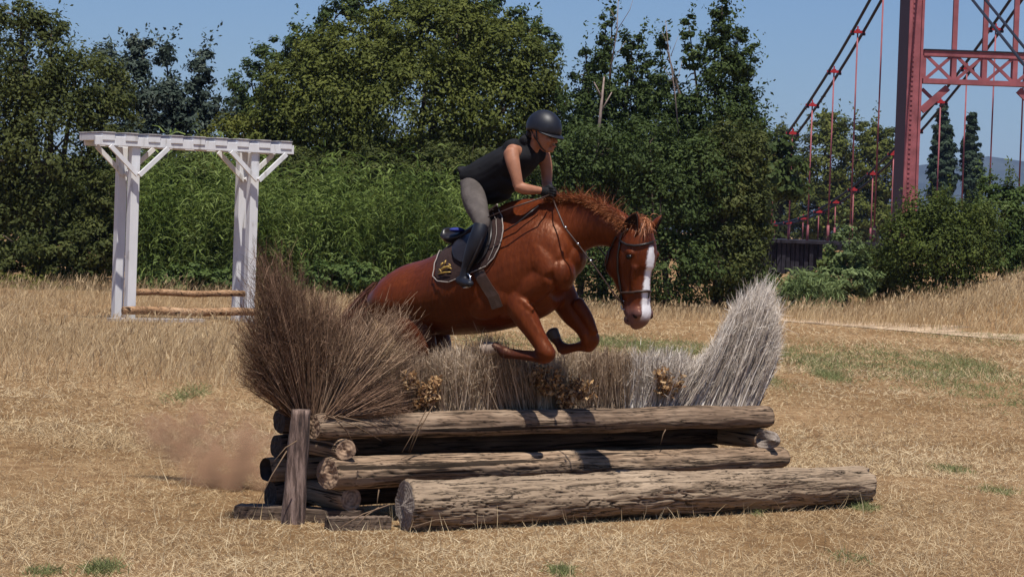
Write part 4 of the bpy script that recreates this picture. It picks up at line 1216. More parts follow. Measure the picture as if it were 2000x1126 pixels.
# near foreleg, folded
B.limb([(1005, 575, .17, 32, 22), (1015, 600, .19, 27, 22), (1030, 625, .19, 24, 21), (1046, 652, .19, 19, 18), (1058, 672, .19, 17, 17), (1066, 688, .19, 18, 18), (1066, 695, .19, 14, 15)])
B.limb([(1070, 694, .19, 14, 14), (1060, 698, .19, 13, 12), (1045, 698, .19, 8.5, 9), (1010, 694, .19, 7.5, 8), (995, 691, .19, 9, 9), (986, 688, .19, 12.5, 11), (976, 681, .19, 8.5, 9), (965, 676, .19, 10, 11)])
B.limb([(1060, 688, .185, 5, 6), (1030, 688, .185, 4.5, 5), (998, 684, .185, 5, 5)], nseg=10)
B.ball(1071, 690, .19, 15, 16, 16); B.ball(1060, 702, .19, 13, 12, 9); B.ball(1058, 676, .195, 9, 12, 11)
B.limb([(1030, 612, .235, 7, 5), (1046, 640, .225, 6, 5), (1062, 668, .215, 5, 4)], nseg=10)
B.limb([(1003, 610, .22, 10, 8), (1018, 632, .22, 8, 7), (1038, 660, .215, 5, 5)], nseg=10)
B.ball(990, 600, .19, 26, 16, 22); B.limb([(1000, 585, .23, 8, 5), (1020, 590, .235, 8, 5), (1040, 606, .22, 6, 5)], nseg=10)
B.limb([(1008, 600, .2, 14, 12), (1030, 632, .215, 11, 9), (1052, 668, .205, 7, 7)], nseg=12)
# far foreleg, folded
B.limb([(1085, 555, -.15, 36, 24), (1100, 580, -.16, 30, 22), (1117, 610, -.16, 25, 20), (1138, 636, -.16, 19, 18), (1150, 655, -.16, 19, 19), (1152, 668, -.16, 17, 17)])
B.limb([(1155, 668, -.16, 15, 15), (1144, 674, -.16, 13, 12), (1128, 677, -.16, 9, 9), (1112, 680, -.16, 9.5, 9), (1100, 680, -.16, 12.5, 11), (1092, 671, -.16, 9, 9), (1085, 661, -.16, 10, 11)])
B.ball(1157, 662, -.16, 15, 15, 17); B.ball(1148, 679, -.16, 14, 12, 9)
B.limb([(1142, 600, -.11, 6, 5), (1156, 628, -.12, 5, 4), (1166, 650, -.13, 4, 4)], nseg=10)
B.limb([(1128, 590, -.12, 13, 12), (1148, 620, -.12, 11, 11), (1160, 648, -.13, 8, 8)], nseg=12)
# head in its own turned plane
pollp = B.P(1232, 455)
Hd = Body(pollp, kn); Hd.v = B.v; Hd.f = B.f
Hd.limb([(1226, 450, 0, 34, 25), (1236, 468, 0, 45, 32), (1239, 492, 0, 49, 35), (1234, 518, 0, 52, 32), (1236, 543, 0, 44, 26), (1241, 570, 0, 35, 22), (1243, 596, 0, 30, 22.5), (1246, 612, 0, 27, 24), (1245, 624, 0, 22, 21), (1242, 633, 0, 15, 15), (1240, 638, 0, 9, 10)], lat=kn, nseg=28, pw=2.25)
for sd in (1, -1):
    Hd.ball(1206 if sd > 0 else 1232, 512, .055 * sd, 34, 13, 34)
    Hd.ball(1230 if sd > 0 else 1278, 492 if sd > 0 else 495, .098 * sd, 14, 7, 8, -.3)      # brow
    Hd.ball(1244 if sd > 0 else 1266, 612, .066 * sd, 13, 7, 11)                                 # nostril rim
Hd.ball(1232, 624, 0, 16, 13, 12)
Hd.limb([(1214, 478, .085, 5, 4), (1211, 500, .09, 5, 4), (1216, 540, .075, 5, 4), (1226, 580, .066, 5, 4)])
Hd.limb([(1240, 520, .085, 7, 5), (1236, 545, .075, 6, 5), (1236, 575, .06, 5, 4)])
B.build('body', M_coat, horse, voxel=.0085, smooth=5)
body = C.objects['body'] if 'body' in C.objects else bpy.data.objects['body']
# coat markings fixed to the head and legs
me = body.data; N = len(me.vertices)
co = np.empty(N * 3, dtype=np.float32); me.vertices.foreach_get('co', co); co = co.reshape(-1, 3)
dl = (co - np.array(pollp)) @ np.array(kn); fr = (co - np.array(pollp)) @ np.array(kh); zz = co[:, 2] - pollp.z
zpix = -zz * F_PX / pollp.y            # pixels below the poll
def sstep(a, b_, x): t = np.clip((x - a) / (b_ - a), 0, 1); return t * t * (3 - 2 * t)
def lerp_tab(x, tab):
    return np.interp(x, [t[0] for t in tab], [t[1] for t in tab])
inhead = sstep(0.0, .03, fr - lerp_tab(zpix, [(0, .05), (40, .03), (150, .02), (175, .0)])) * (np.abs(dl) < .16)
half = lerp_tab(zpix, [(20, .008), (34, .020), (50, .029), (80, .021), (110, .022), (140, .034), (160, .044), (172, .03)])
wob = .003 * np.sin(zpix * .09 + 1) + .0015 * np.sin(zpix * .31)
blaze = inhead * (1 - sstep(-.003, .012, np.abs(dl - .004 + wob) - half + rng.normal(size=N) * .0022)) * sstep(20, 28, zpix) * (1 - sstep(158, 172, zpix))
grey = np.clip(sstep(128, 165, zpix) * ((fr > -.25) & (np.abs(dl) < .2) & (fr < .35)), 0, 1) * .9 * ((co[:, 0] > pollp.x - .2))
dark = np.zeros(N, dtype=np.float32)
kpx = lambda px, py, d: np.array(B.P(px, py, d))
for (a, e, r0) in (((1040, 698, .19), (965, 678, .19), .09), ((1125, 680, -.16), (1084, 658, -.16), .09), ((790, 770, .14), (786, 890, .14), .12), ((820, 778, -.14), (816, 898, -.14), .12)):
    pa, pe = kpx(*a), kpx(*e); ab_ = pe - pa; t = np.clip(((co - pa) @ ab_) / (ab_ @ ab_), 0, 1)
    dist = np.linalg.norm(co - (pa + t[:, None] * ab_), axis=1)
    dark = np.maximum(dark, (1 - sstep(r0 * .6, r0, dist)) * (.25 + .6 * t))
for nm, arr in (('blaze', blaze), ('grey', grey), ('dark', dark)):
    a = me.attributes.new(nm, 'FLOAT', 'POINT'); a.data.foreach_set('value', arr.astype(np.float32))

def hoof(bd, a, e, r0, r1, mat, lat=.9):
    b2 = Body(bd.p0, bd.n)
    k = bd.P(*a).y / F_PX
    b2.ring_loft([bd.P(*a), bd.P(*a).lerp(bd.P(*e), .5), bd.P(*e)], [r0 * k, (r0 + r1) / 2 * k, r1 * k], [r0 * k * lat, (r0 + r1) / 2 * k * lat, r1 * k * lat], bd.n, 18)
    b2.build('hoof', mat, horse, voxel=0)
hoof(B, (968, 678, .19), (948, 683, .19), 11, 15, M_hoof2)
hoof(B, (1086, 662, -.16), (1078, 648, -.16), 11, 14, M_hoof)
hoof(B, (788, 882, .14), (780, 902, .14), 11, 15, M_hoof)
hoof(B, (818, 890, -.14), (810, 910, -.14), 11, 15, M_hoof)
# eyes, nostrils, ears
def blob(bd, name, px, py, d, r, rl, ry, mat, par=horse, tilt=0.0):
    b2 = Body(bd.p0, bd.n); b2.ball(px, py, d, r, rl, ry, tilt)
    return b2.build(name, mat, par, voxel=0)
blob(Hd, 'eye', 1228, 501, .112, 7.5, 4, 5, M_eye)
blob(Hd, 'eye', 1281, 503, -.108, 7.5, 4, 5, M_eye)
blob(Hd, 'nostril', 1241, 613, .077, 7.5, 3, 9, M_dark, tilt=.5)
blob(Hd, 'nostril', 1271, 615, -.07, 6, 3, 8, M_dark)
blob(Hd, 'mouth', 1230, 628, .046, 9, 2, 1.2, M_dark, tilt=-.25)
def ear(bd, base, tip, d, wdt, inner, facing):
    """cupped pointed ear: a bent leaf with thickness; facing = direction the hollow looks"""
    p = bd.P(*base, d); t = bd.P(*tip, d * 1.05); ax_ = t - p; L = ax_.length; z = ax_.normalized()
    f_ = (facing - z * facing.dot(z)).normalized(); x_ = z.cross(f_)
    k = p.y / F_PX
    def shell(sc, off, name, mat):
        vs, fs = [], []
        nu, nv = 14, 13
        for i in range(nu):
            u = i / (nu - 1)
            wv = wdt * k * sc * (math.sin(math.pi * min(1, (u * .82 + .18))) ** .75) * (1 - .15 * u)
            for j in range(nv):
                a = (j / (nv - 1) * 2 - 1) * 1.75
                cup = wv * .75
                vs.append(p + z * (L * u * sc + L * (1 - sc) * .4) + x_ * (math.sin(a) * wv) - f_ * (math.cos(a) * cup) + f_ * off)
        for i in range(nu - 1):
            for j in range(nv - 1):
                fs.append((i * nv + j, i * nv + j + 1, (i + 1) * nv + j + 1, (i + 1) * nv + j))
        me = bpy.data.meshes.new(name); me.from_pydata(vs, [], fs); me.polygons.foreach_set('use_smooth', [True] * len(fs)); me.update()
        o = link(name, me, mat, horse)
        so_ = o.modifiers.new('t', 'SOLIDIFY'); so_.thickness = .004
        return o
    o = shell(1, 0, 'ear', M_coat)
    return o, shell(.93, .006, 'ear_lining', M_dark)
ear(Hd, (1224, 466), (1244, 415), .085, 19, None, Vector((-.45, -.85, .2)))
ear(Hd, (1271, 460), (1292, 421), -.075, 15, None, Vector((.75, -.3, .1)))

def hair(name, roots, dirs, Ls, mat, par, wd=.004, bend=None, seg=3):
    roots = np.array(roots); n_ = len(roots)
    bd = rng.normal(size=(n_, 3)) * .012 if bend is None else bend
    v_, f_, r_ = ribbons(roots, unit(np.array(dirs)), np.array(Ls), wd * (.6 + .8 * rng.random(n_)), bd, seg, tipw=.15)
    return link(name, mesh_np(name, v_, f_, rnd=r_), mat, par)
# mane along the crest, short and standing, falling a little to the near side
crest = [(1070, 392), (1097, 389), (1134, 389), (1160, 394), (1180, 402), (1200, 413), (1218, 428), (1232, 440)]
rt_, dr_, ln_, bn_ = [], [], [], []
for i in range(5200):
    u = random.random() * (len(crest) - 1.001); j = int(u); f = u - j
    x = crest[j][0] * (1 - f) + crest[j + 1][0] * f; y = crest[j][1] * (1 - f) + crest[j + 1][1] * f
    d = random.gauss(.0, .018)
    rt_.append(B.P(x + random.gauss(0, 1.5), y + 5 + random.uniform(-2, 4), d))
    lean = max(0, min(1, (x - 1120) / 90))
    g = hh * random.gauss(.25 - .1 * lean, .35) + Vector((0, 0, 1)) + hn * (random.gauss(.35, .5) + .5 * lean)
    dr_.append(g); ln_.append(random.uniform(.04, .10) * (1 if random.random() < .9 else 1.45))
    bn_.append(hn * (.02 + .05 * random.random() + .03 * lean) + Vector((0, 0, -.02 - .05 * random.random() * (lean + .3))) + hh * random.gauss(0, .015))
hair('mane', rt_, dr_, ln_, M_mane, horse, .0042, np.array(bn_), 4)
f_r, f_d, f_l, f_b = [], [], [], []
for i in range(150):
    u = random.random() * (len(crest) - 1.001); j = int(u); f = u - j
    f_r.append(B.P(crest[j][0] * (1 - f) + crest[j + 1][0] * f, crest[j][1] * (1 - f) + crest[j + 1][1] * f + 2, random.gauss(0, .015)))
    f_d.append(hh * random.gauss(.3, .55) + Vector((0, 0, 1)) + hn * random.gauss(.1, .5)); f_l.append(random.uniform(.06, .115)); f_b.append(Vector((random.gauss(0, .03), 0, random.gauss(-.01, .03))))
hair('mane_flyaways', f_r, f_d, f_l, M_mane, horse, .003, np.array(f_b), 4)
# forelock between the ears, falling over the brow
rt_, dr_, ln_, bn_ = [], [], [], []
for i in range(1100):
    rt_.append(Hd.P(1248 + random.gauss(0, 9), 438 + random.gauss(0, 7), random.gauss(0, .02)))
    dr_.append(kh * random.uniform(.4, 1) + Vector((0, 0, random.gauss(.45, .5))) + kn * random.gauss(.15, .45))
    ln_.append(random.uniform(.04, .085)); bn_.append(Vector((0, 0, -.04 - .05 * random.random())) + kn * random.gauss(.01, .02))
hair('forelock', rt_, dr_, ln_, M_mane, horse, .004, np.array(bn_), 5)
# tail
rt_, dr_, ln_, bn_ = [], [], [], []
for i in range(2600):
    rt_.append(B.P(738 + random.gauss(0, 5), 556 + random.uniform(-6, 30), random.gauss(0, .02)))
    dr_.append(-hh * random.uniform(.35, .75) + Vector((0, 0, -random.uniform(.4, .9))) + hn * random.gauss(0, .12))
    ln_.append(random.uniform(.35, .62)); bn_.append(hh * random.uniform(.0, .1) + Vector((0, 0, -.12)) + hn * random.gauss(0, .03))
hair('tail', rt_, dr_, ln_, M_tail, horse, .004, np.array(bn_), 6)

# ------------------------------------------------------------------ tack
M_leather = plain('black_leather', (.014, .011, .011), .38, .45, .3, 30)
M_brownl = plain('dark_brown_leather', (.045, .025, .018), .45, .4, .3, 30)
M_pad = plain('dark_brown_quilted_cloth', (.035, .02, .018), .85, .15, .25, 60, bumps=.3)
M_pipe = plain('pale_grey_piping', (.30, .26, .23), .7, .2)
M_gold = plain('gold_embroidery', (.42, .27, .06), .4, .5, .2, 40, metallic=.3)
M_steel = plain('polished_steel', (.55, .55, .56), .22, .5, .05, metallic=1)
M_blue = plain('blue_saddle_cloth', (.025, .035, .19), .7, .2)
M_helm = plain('navy_helmet_shell', (.010, .011, .017), .48, .4, .2, 30)
M_helm2 = plain('glossy_helmet_strip', (.03, .034, .055), .15, .6, .1)
M_black = plain('black_cloth', (.010, .010, .012), .85, .2, .3, 9, bumps=.9)
M_breech = plain('grey_riding_breeches', (.095, .08, .072), .85, .2, .22, 14, bumps=.8)
M_boot = plain('black_boot', (.010, .011, .017), .5, .35, .2, 20)
M_glove = plain('black_glove', (.009, .009, .010), .7, .25)
M_skin = plain('sun_tanned_skin', (.33, .145, .082), .55, .3, .14, 25, bumps=.08)
M_hair = plain('dark_brown_hair', (.02, .012, .009), .6, .3)
M_lip = plain('lip', (.33, .10, .08), .5)

bvh = None
from mathutils.bvhtree import BVHTree
bvh = BVHTree.FromPolygons([Vector(c_) for c_ in co], [tuple(p.vertices) for p in me.polygons])
def on_horse(px, py, lift=.006):
    """nearest point of the coat along the line of sight, lifted along the coat's normal"""
    d = ray(px, py).normalized()
    h_, n_, _, _ = bvh.ray_cast(CAM, d)
    if h_ is None: return None, None
    return h_ + n_ * lift, n_
def side_pt(px, py, dmax=.45, lift=.006):
    """point of the coat's near side level with the given place of the horse's middle plane"""
    c = B.P(px, py, 0)
    h_, n_, _, _ = bvh.ray_cast(c + hn * 1.0, -hn)
    if h_ is None: return c + hn * .1
    return h_ + n_ * lift

def sheet(name, outline, mat, parent, lift=.008, thick=.012, nx_=26, ny_=26, bumpf=None):
    """cloth lying on the coat: outline is (left edge list, right edge list) of px,py from top to bottom"""
    Lf, Rt = outline
    def ed(tab, t):
        k = t * (len(tab) - 1); j = min(int(k), len(tab) - 2); f = k - j
        return tab[j][0] * (1 - f) + tab[j + 1][0] * f, tab[j][1] * (1 - f) + tab[j + 1][1] * f
    vs, fs = [], []
    for i in range(ny_ + 1):
        a = ed(Lf, i / ny_); b_ = ed(Rt, i / ny_)
        for j in range(nx_ + 1):
            u = j / nx_
            x = a[0] + (b_[0] - a[0]) * u; y = a[1] + (b_[1] - a[1]) * u
            p, n_ = on_horse(x, y, lift)
            if p is None: p = B.P(x, y, .12)
            if vs and j > 0 and (p - vs[-1]).length > .12: p = B.P(x, y, (vs[-1] - hp).dot(hn))
            if bumpf: p = p + hn * bumpf(u, i / ny_)
            vs.append(p)
    for i in range(ny_):
        for j in range(nx_):
            q = i * (nx_ + 1) + j; fs.append((q, q + 1, q + nx_ + 2, q + nx_ + 1))
    m_ = bpy.data.meshes.new(name); m_.from_pydata(vs, [], fs); m_.polygons.foreach_set('use_smooth', [True] * len(fs)); m_.update()
    o = link(name, m_, mat, parent)
    s1 = o.modifiers.new('sm', 'SMOOTH'); s1.iterations = 8; s1.factor = .5
    s2 = o.modifiers.new('so', 'SOLIDIFY'); s2.thickness = thick; s2.offset = 1
    return o, vs, (nx_, ny_)

pc = B.P(930, 500, .3)
pad = thing('saddle_pad', 'dark brown quilted saddle pad with pale piping and gold embroidery', 'saddle pad', tuple(pc))
padL = [(880, 478), (862, 492), (853, 515), (849, 540), (858, 549), (880, 551)]
padR = [(972, 398), (984, 425), (986, 452), (980, 478), (968, 503), (952, 520)]
po, pv, (pnx, pny) = sheet('pad_cloth', (padL, padR), M_pad, pad, .012, .014, 44, 30, bumpf=lambda u, v: .0025 * (abs(math.sin((u * 9 + v * 6) * math.pi)) + abs(math.sin((u * 9 - v * 6) * math.pi))))
edge = [pv[i * (pnx + 1)] for i in range(pny + 1)] + pv[pny * (pnx + 1):] + [pv[i * (pnx + 1) + pnx] for i in range(pny, -1, -1)]
mb = MB(); mb.tube([p + hn * .008 for p in edge], .0036, 6); mb.build('piping', M_pipe, pad, True)
mb = MB()
ins = [pv[i * (pnx + 1) + pnx - 4] + hn * .012 for i in range(1, pny - 4)]
mb.tube(ins, .002, 5); mb.build('braid', M_pipe, pad, True)
mb = MB()
for (x0, y0, x1, y1, w_) in ((862, 532, 884, 522, 3.2), (866, 524, 872, 516, 2.6), (874, 520, 877, 512, 2.2), (861, 537, 886, 533, 1.8), (878, 526, 888, 527, 2), (863, 528, 868, 534, 2), (881, 518, 886, 523, 1.6)):
    pa, _ = on_horse(x0, y0, .030); pb_, _ = on_horse(x1, y1, .030)
    if pa is None or pb_ is None: continue
    mb.tube([pa, pa.lerp(pb_, .5) + Vector((0, 0, .004)), pb_], [.002, w_ * .0033, .002], 6)
mb.build('gold_embroidery', M_gold, pad, True)

sad = thing('saddle', 'black leather jumping saddle with stirrup and girth under the rider', 'saddle', tuple(B.P(930, 470, .2)))
sheet('flap', ([(905, 450), (893, 470), (886, 492), (890, 508), (905, 515)], [(962, 420), (968, 445), (966, 470), (955, 498), (935, 520)]), M_leather, sad, .034, .012, 20, 20)
# seat: swept along the back from the raised cantle to the pommel
B2 = Body(hp, hn)
B2.limb([(886, 462, 0, 12, 44), (895, 466, 0, 12, 50), (915, 462, 0, 11, 42), (938, 447, 0, 12, 34), (957, 428, 0, 14, 26), (968, 412, 0, 11, 16)])
B2.limb([(884, 448, 0, 8, 36), (884, 462, 0, 11, 46)])
B2.build('seat', M_leather, sad, voxel=.01, smooth=3)
blob(B, 'cantle_cover', 893, 449, .13, 12, 22, 5, M_blue, sad)
# girth and billets
gp_ = [(930, 515), (940, 540), (952, 560), (964, 578), (972, 600)]
vs, fs = [], []
for i, (x, y) in enumerate(gp_):
    for dx in (-10, 0, 10):
        p, _ = on_horse(x + dx, y - dx * .35, .012); vs.append(p)
for i in range(len(gp_) - 1):
    for k in range(2): fs.append((i * 3 + k, i * 3 + k + 1, i * 3 + k + 4, i * 3 + k + 3))
m_ = bpy.data.meshes.new('girth'); m_.from_pydata(vs, [], fs); m_.update()
go = link('girth', m_, M_brownl, sad); so_ = go.modifiers.new('t', 'SOLIDIFY'); so_.thickness = .012; so_.offset = 1
def chain(pts, r_, mat, name, par, n_=6):
    mb = MB(); mb.tube(pts, r_, n_); return mb.build(name, mat, par, True)
LEGD = .35
chain([B.P(948, 440, .33), B.P(940, 470, .37), B.P(925, 505, .385), B.P(912, 532, .37)], .008, M_leather, 'stirrup_leather', sad)
chain([B.P(898, 556, .31), B.P(902, 535, .34), B.P(911, 530, .36), B.P(919, 540, .39), B.P(918, 559, .41), B.P(906, 562, .36), B.P(898, 556, .31)], .006, M_steel, 'stirrup_iron', sad)

# bridle: straps laid on the head
bri = thing('bridle', 'dark leather bridle with brow band, nose band and reins on the horse', 'bridle', tuple(pollp))
def strap(name, pts, wd_, mat, lift=.008, par=bri, samples=5):
    P = []
    for i in range(len(pts) - 1):
        for k in range(samples):
            t = k / samples
            p, n_ = on_horse(pts[i][0] * (1 - t) + pts[i + 1][0] * t, pts[i][1] * (1 - t) + pts[i + 1][1] * t, lift)
            if p is not None and (not P or (p - P[-1]).length < .09): P.append(p)
    p, _ = on_horse(*pts[-1], lift)
    if p is not None: P.append(p)
    return chain(P, wd_, mat, name, par, 6)
strap('brow_band', [(1212, 470), (1225, 478), (1240, 480), (1256, 478), (1270, 474), (1278, 470)], .0075, M_leather)
strap('nose_band', [(1214, 571), (1228, 571), (1245, 569), (1262, 568), (1269, 569)], .0080, M_brownl)
strap('cheek_strap', [(1213, 470), (1208, 500), (1208, 530), (1213, 560), (1217, 590)], .0065, M_leather)
strap('crown_piece', [(1212, 470), (1216, 458), (1228, 448)], .0075, M_brownl)
strap('nose_strap_end', [(1266, 570), (1265, 582)], .005, M_leather)
strap('throat_latch', [(1205, 462), (1192, 490), (1185, 520), (1186, 540)], .005, M_leather)
bit = Hd.P(1219, 596, .065)
mb = MB()
mb.tube([bit + Vector((0, 0, .028)) * math.cos(a) + kh * .028 * math.sin(a) for a in np.linspace(0, 2 * math.pi, 15)], .004, 6)
mb.build('bit_ring', M_steel, bri, True)
hand = B.P(1081, 392, .06)
rp_ = [B.P(1079, 385, .07), B.P(1085, 402, .16), B.P(1102, 443, .20), B.P(1129, 477, .19), B.P(1153, 509, .17), B.P(1172, 535, .15), bit.lerp(B.P(1172, 535, .15), .35) + Vector((0, 0, -.01)), bit]
chain(rp_, .0052, M_brownl, 'rein', bri)
for (x, y) in ((1105, 444), (1129, 476), (1154, 509)):
    blob(B, 'rein_stop', x, y, .20, 3, 3, 3, M_steel, bri)
chain([B.P(1084, 388, -.06), B.P(1150, 460, -.16), Hd.P(1262, 596, -.06)], .005, M_brownl, 'rein', bri)
chain([B.P(984, 452, .24), B.P(1010, 436, .22), B.P(1035, 415, .17), B.P(1052, 402, .12)], .005, M_leather, 'thin_dark_strap', bri)  # thin dark strip from the saddle pad up to the neck

# ------------------------------------------------------------------ the rider
rider = thing('person', 'rider in black sleeveless top, grey breeches and navy helmet bending over the horse', 'person', tuple(B.P(935, 460, 0)))
A = Body(hp, hn)
# body: torso, neck, head, arms, legs as one surface
A.limb([(934, 366, 0, 26, 44), (955, 350, 0, 28, 42), (985, 330, 0, 31, 46), (1012, 312, 0, 29, 50), (1030, 300, 0, 20, 36), (1040, 290, 0, 13, 14), (1048, 276, 0, 12.5, 13), (1053, 262, 0, 13, 14)])
A.limb([(998, 297, .165, 16, 14), (1002, 318, .19, 14, 13), (1008, 342, .20, 11.5, 11), (1012, 362, .20, 10.5, 10)])
A.limb([(1011, 364, .20, 11, 11), (1026, 369, .18, 11, 10), (1042, 371, .14, 9, 8.5), (1056, 372, .10, 7, 7)])
A.limb([(1060, 303, -.15, 15, 14), (1066, 322, -.17, 13, 12), (1068, 345, -.17, 11, 10), (1068, 360, -.15, 10, 10)])
A.limb([(1068, 360, -.15, 10, 10), (1073, 370, -.1, 9.5, 9), (1078, 378, -.05, 7, 7)])
A.limb([(1012, 300, .06, 16, 16), (1000, 297, .155, 16, 15)], lat=hh); A.limb([(1034, 300, -.06, 16, 16), (1058, 302, -.14, 15, 14)], lat=hh)
hd = A.P(1062, 255, 0)
fa = R(38)
fn = Vector((-math.sin(fa), -math.cos(fa), 0))
FH = Body(hd, fn); FH.v = A.v; FH.f = A.f
FH.ball(1060, 250, 0, 29, 24, 27)
FH.limb([(1060, 256, 0, 27, 22), (1064, 268, 0, 23.5, 20.5), (1067, 279, 0, 19, 18), (1069, 288, 0, 13.5, 13.5), (1071, 293, 0, 8, 8)], lat=fn)
FH.ball(1086, 276, 0, 4.2, 3.2, 4.5, .3); FH.ball(1083, 271, 0, 3.5, 2.6, 7, -.35)          # nose
FH.ball(1082, 284, 0, 3.5, 6, 1.7); FH.ball(1080, 288.5, 0, 3.5, 5, 1.8); FH.ball(1076, 293, 0, 6, 6.5, 5)      # lips, chin
FH.ball(1041, 266, .075, 4, 2.2, 7)                                                            # ear
for sd in (1, -1): FH.ball(1071 if sd > 0 else 1078, 274, .037 * sd, 8, 5, 7)
A.build('body', M_skin, rider, voxel=.0042, smooth=4)
for sd, ex in ((1, 1075.5), (-1, 1083)):
    blob(FH, 'eye', ex, 268.5, .03 * sd, 2.6, 3, 1.5, M_eye, rider)
blob(FH, 'lips', 1082.5, 286, .0, 3.6, 6, 1.2, M_lip, rider)
# vest
V_ = Body(hp, hn)
V_.limb([(922, 345, 0, 24, 44), (940, 346, 0, 34, 48), (962, 340, 0, 38, 48), (988, 326, 0, 38, 52), (1010, 312, 0, 35, 53), (1028, 300, 0, 27, 44), (1036, 290, 0, 18, 22)], pw=2.2)
V_.limb([(950, 362, 0, 30, 42), (975, 358, 0, 28, 42), (1000, 346, 0, 26, 44)])
V_.limb([(945, 380, 0, 20, 36), (965, 385, 0, 14, 30), (985, 378, 0, 12, 28)])
V_.limb([(1005, 292, .04, 22, 18), (996, 292, .125, 19, 17)], lat=hh); V_.limb([(1040, 298, -.05, 20, 18), (1055, 300, -.115, 18, 16)], lat=hh)
V_.limb([(1020, 284, .05, 11, 20), (1031, 277, 0, 16, 17), (1036, 272, 0, 14, 16)])      # collar at the nape
V_.limb([(918, 336, 0, 12, 40), (912, 328, 0, 5, 38)])
V_.build('vest', M_black, rider, voxel=.0075, smooth=4)
# breeches
K = Body(hp, hn)
K.limb([(924, 362, 0, 24, 46), (936, 358, 0, 27, 46), (950, 352, 0, 24, 42)], pw=2.2)
for sd in (1, -1):
    oy = 0 if sd > 0 else 0
    K.limb([(925, 360, .09 * sd, 26, 24), (924, 378, .14 * sd, 24, 24), (929, 398, .20 * sd, 23, 24), (936, 418, .27 * sd, 19, 20), (941, 435, .31 * sd, 15.5, 17), (940, 445, .32 * sd, 14, 15)])
K.build('breeches', M_breech, rider, voxel=.0065, smooth=4)
for sd in (1, -1):
    Bt = Body(hp, hn)
    Bt.limb([(940, 440, .32 * sd, 15, 15), (934, 458, .345 * sd, 16, 15), (926, 480, .355 * sd, 16, 14), (917, 503, .355 * sd, 12.5, 12), (910, 524, .35 * sd, 9.5, 10), (907, 540, .35 * sd, 10, 10), (904, 546, .35 * sd, 10, 10)])
    Bt.limb([(897, 546, .325 * sd, 8, 9), (906, 550, .36 * sd, 9, 10), (915, 553, .41 * sd, 7.5, 10), (918, 554, .44 * sd, 5.5, 7)], lat=Vector((0, 0, 1)).cross(hn))
    Bt.build('boot', M_boot, rider, voxel=.006, smooth=3)
# gloves: palm, four fingers curled round the rein, thumb on the side
def glove(px, py, d, sd):
    g = Body(hp, hn)
    w0 = g.P(px - 11, py - 1, d); c0 = g.P(px, py, d); k = c0.y / F_PX
    g.limb([(px - 13, py - 1, d, 7.5, 7), (px - 6, py, d, 9.5, 8), (px + 3, py + 1, d, 10.5, 8), (px + 8, py + 1, d, 9, 7)])
    for i in range(4):
        y = py - 7.5 + i * 5.0; L_ = (1, 1.12, 1.05, .82)[i]
        g.limb([(px + 6, y, d + .012, 3.0), (px + 6 + 8 * L_, y + 1.5, d + .018, 2.8), (px + 6 + 10 * L_, y + 4, d - .012, 2.6), (px + 5 + 4 * L_, y + 5.5, d - .025, 2.3)], nseg=10)
    g.limb([(px - 3, py - 7, d + .005, 3.4), (px + 4, py - 11, d + .004, 3.1), (px + 11, py - 9, d - .004, 2.7)], nseg=10)
    g.build('glove', M_glove, rider, voxel=.0032, smooth=2)
glove(1068, 374, .09, 1)
glove(1080, 388, -.02, -1)
# hair at the nape
blob(FH, 'hair', 1044, 262, 0, 15, 20, 14, M_hair, rider)
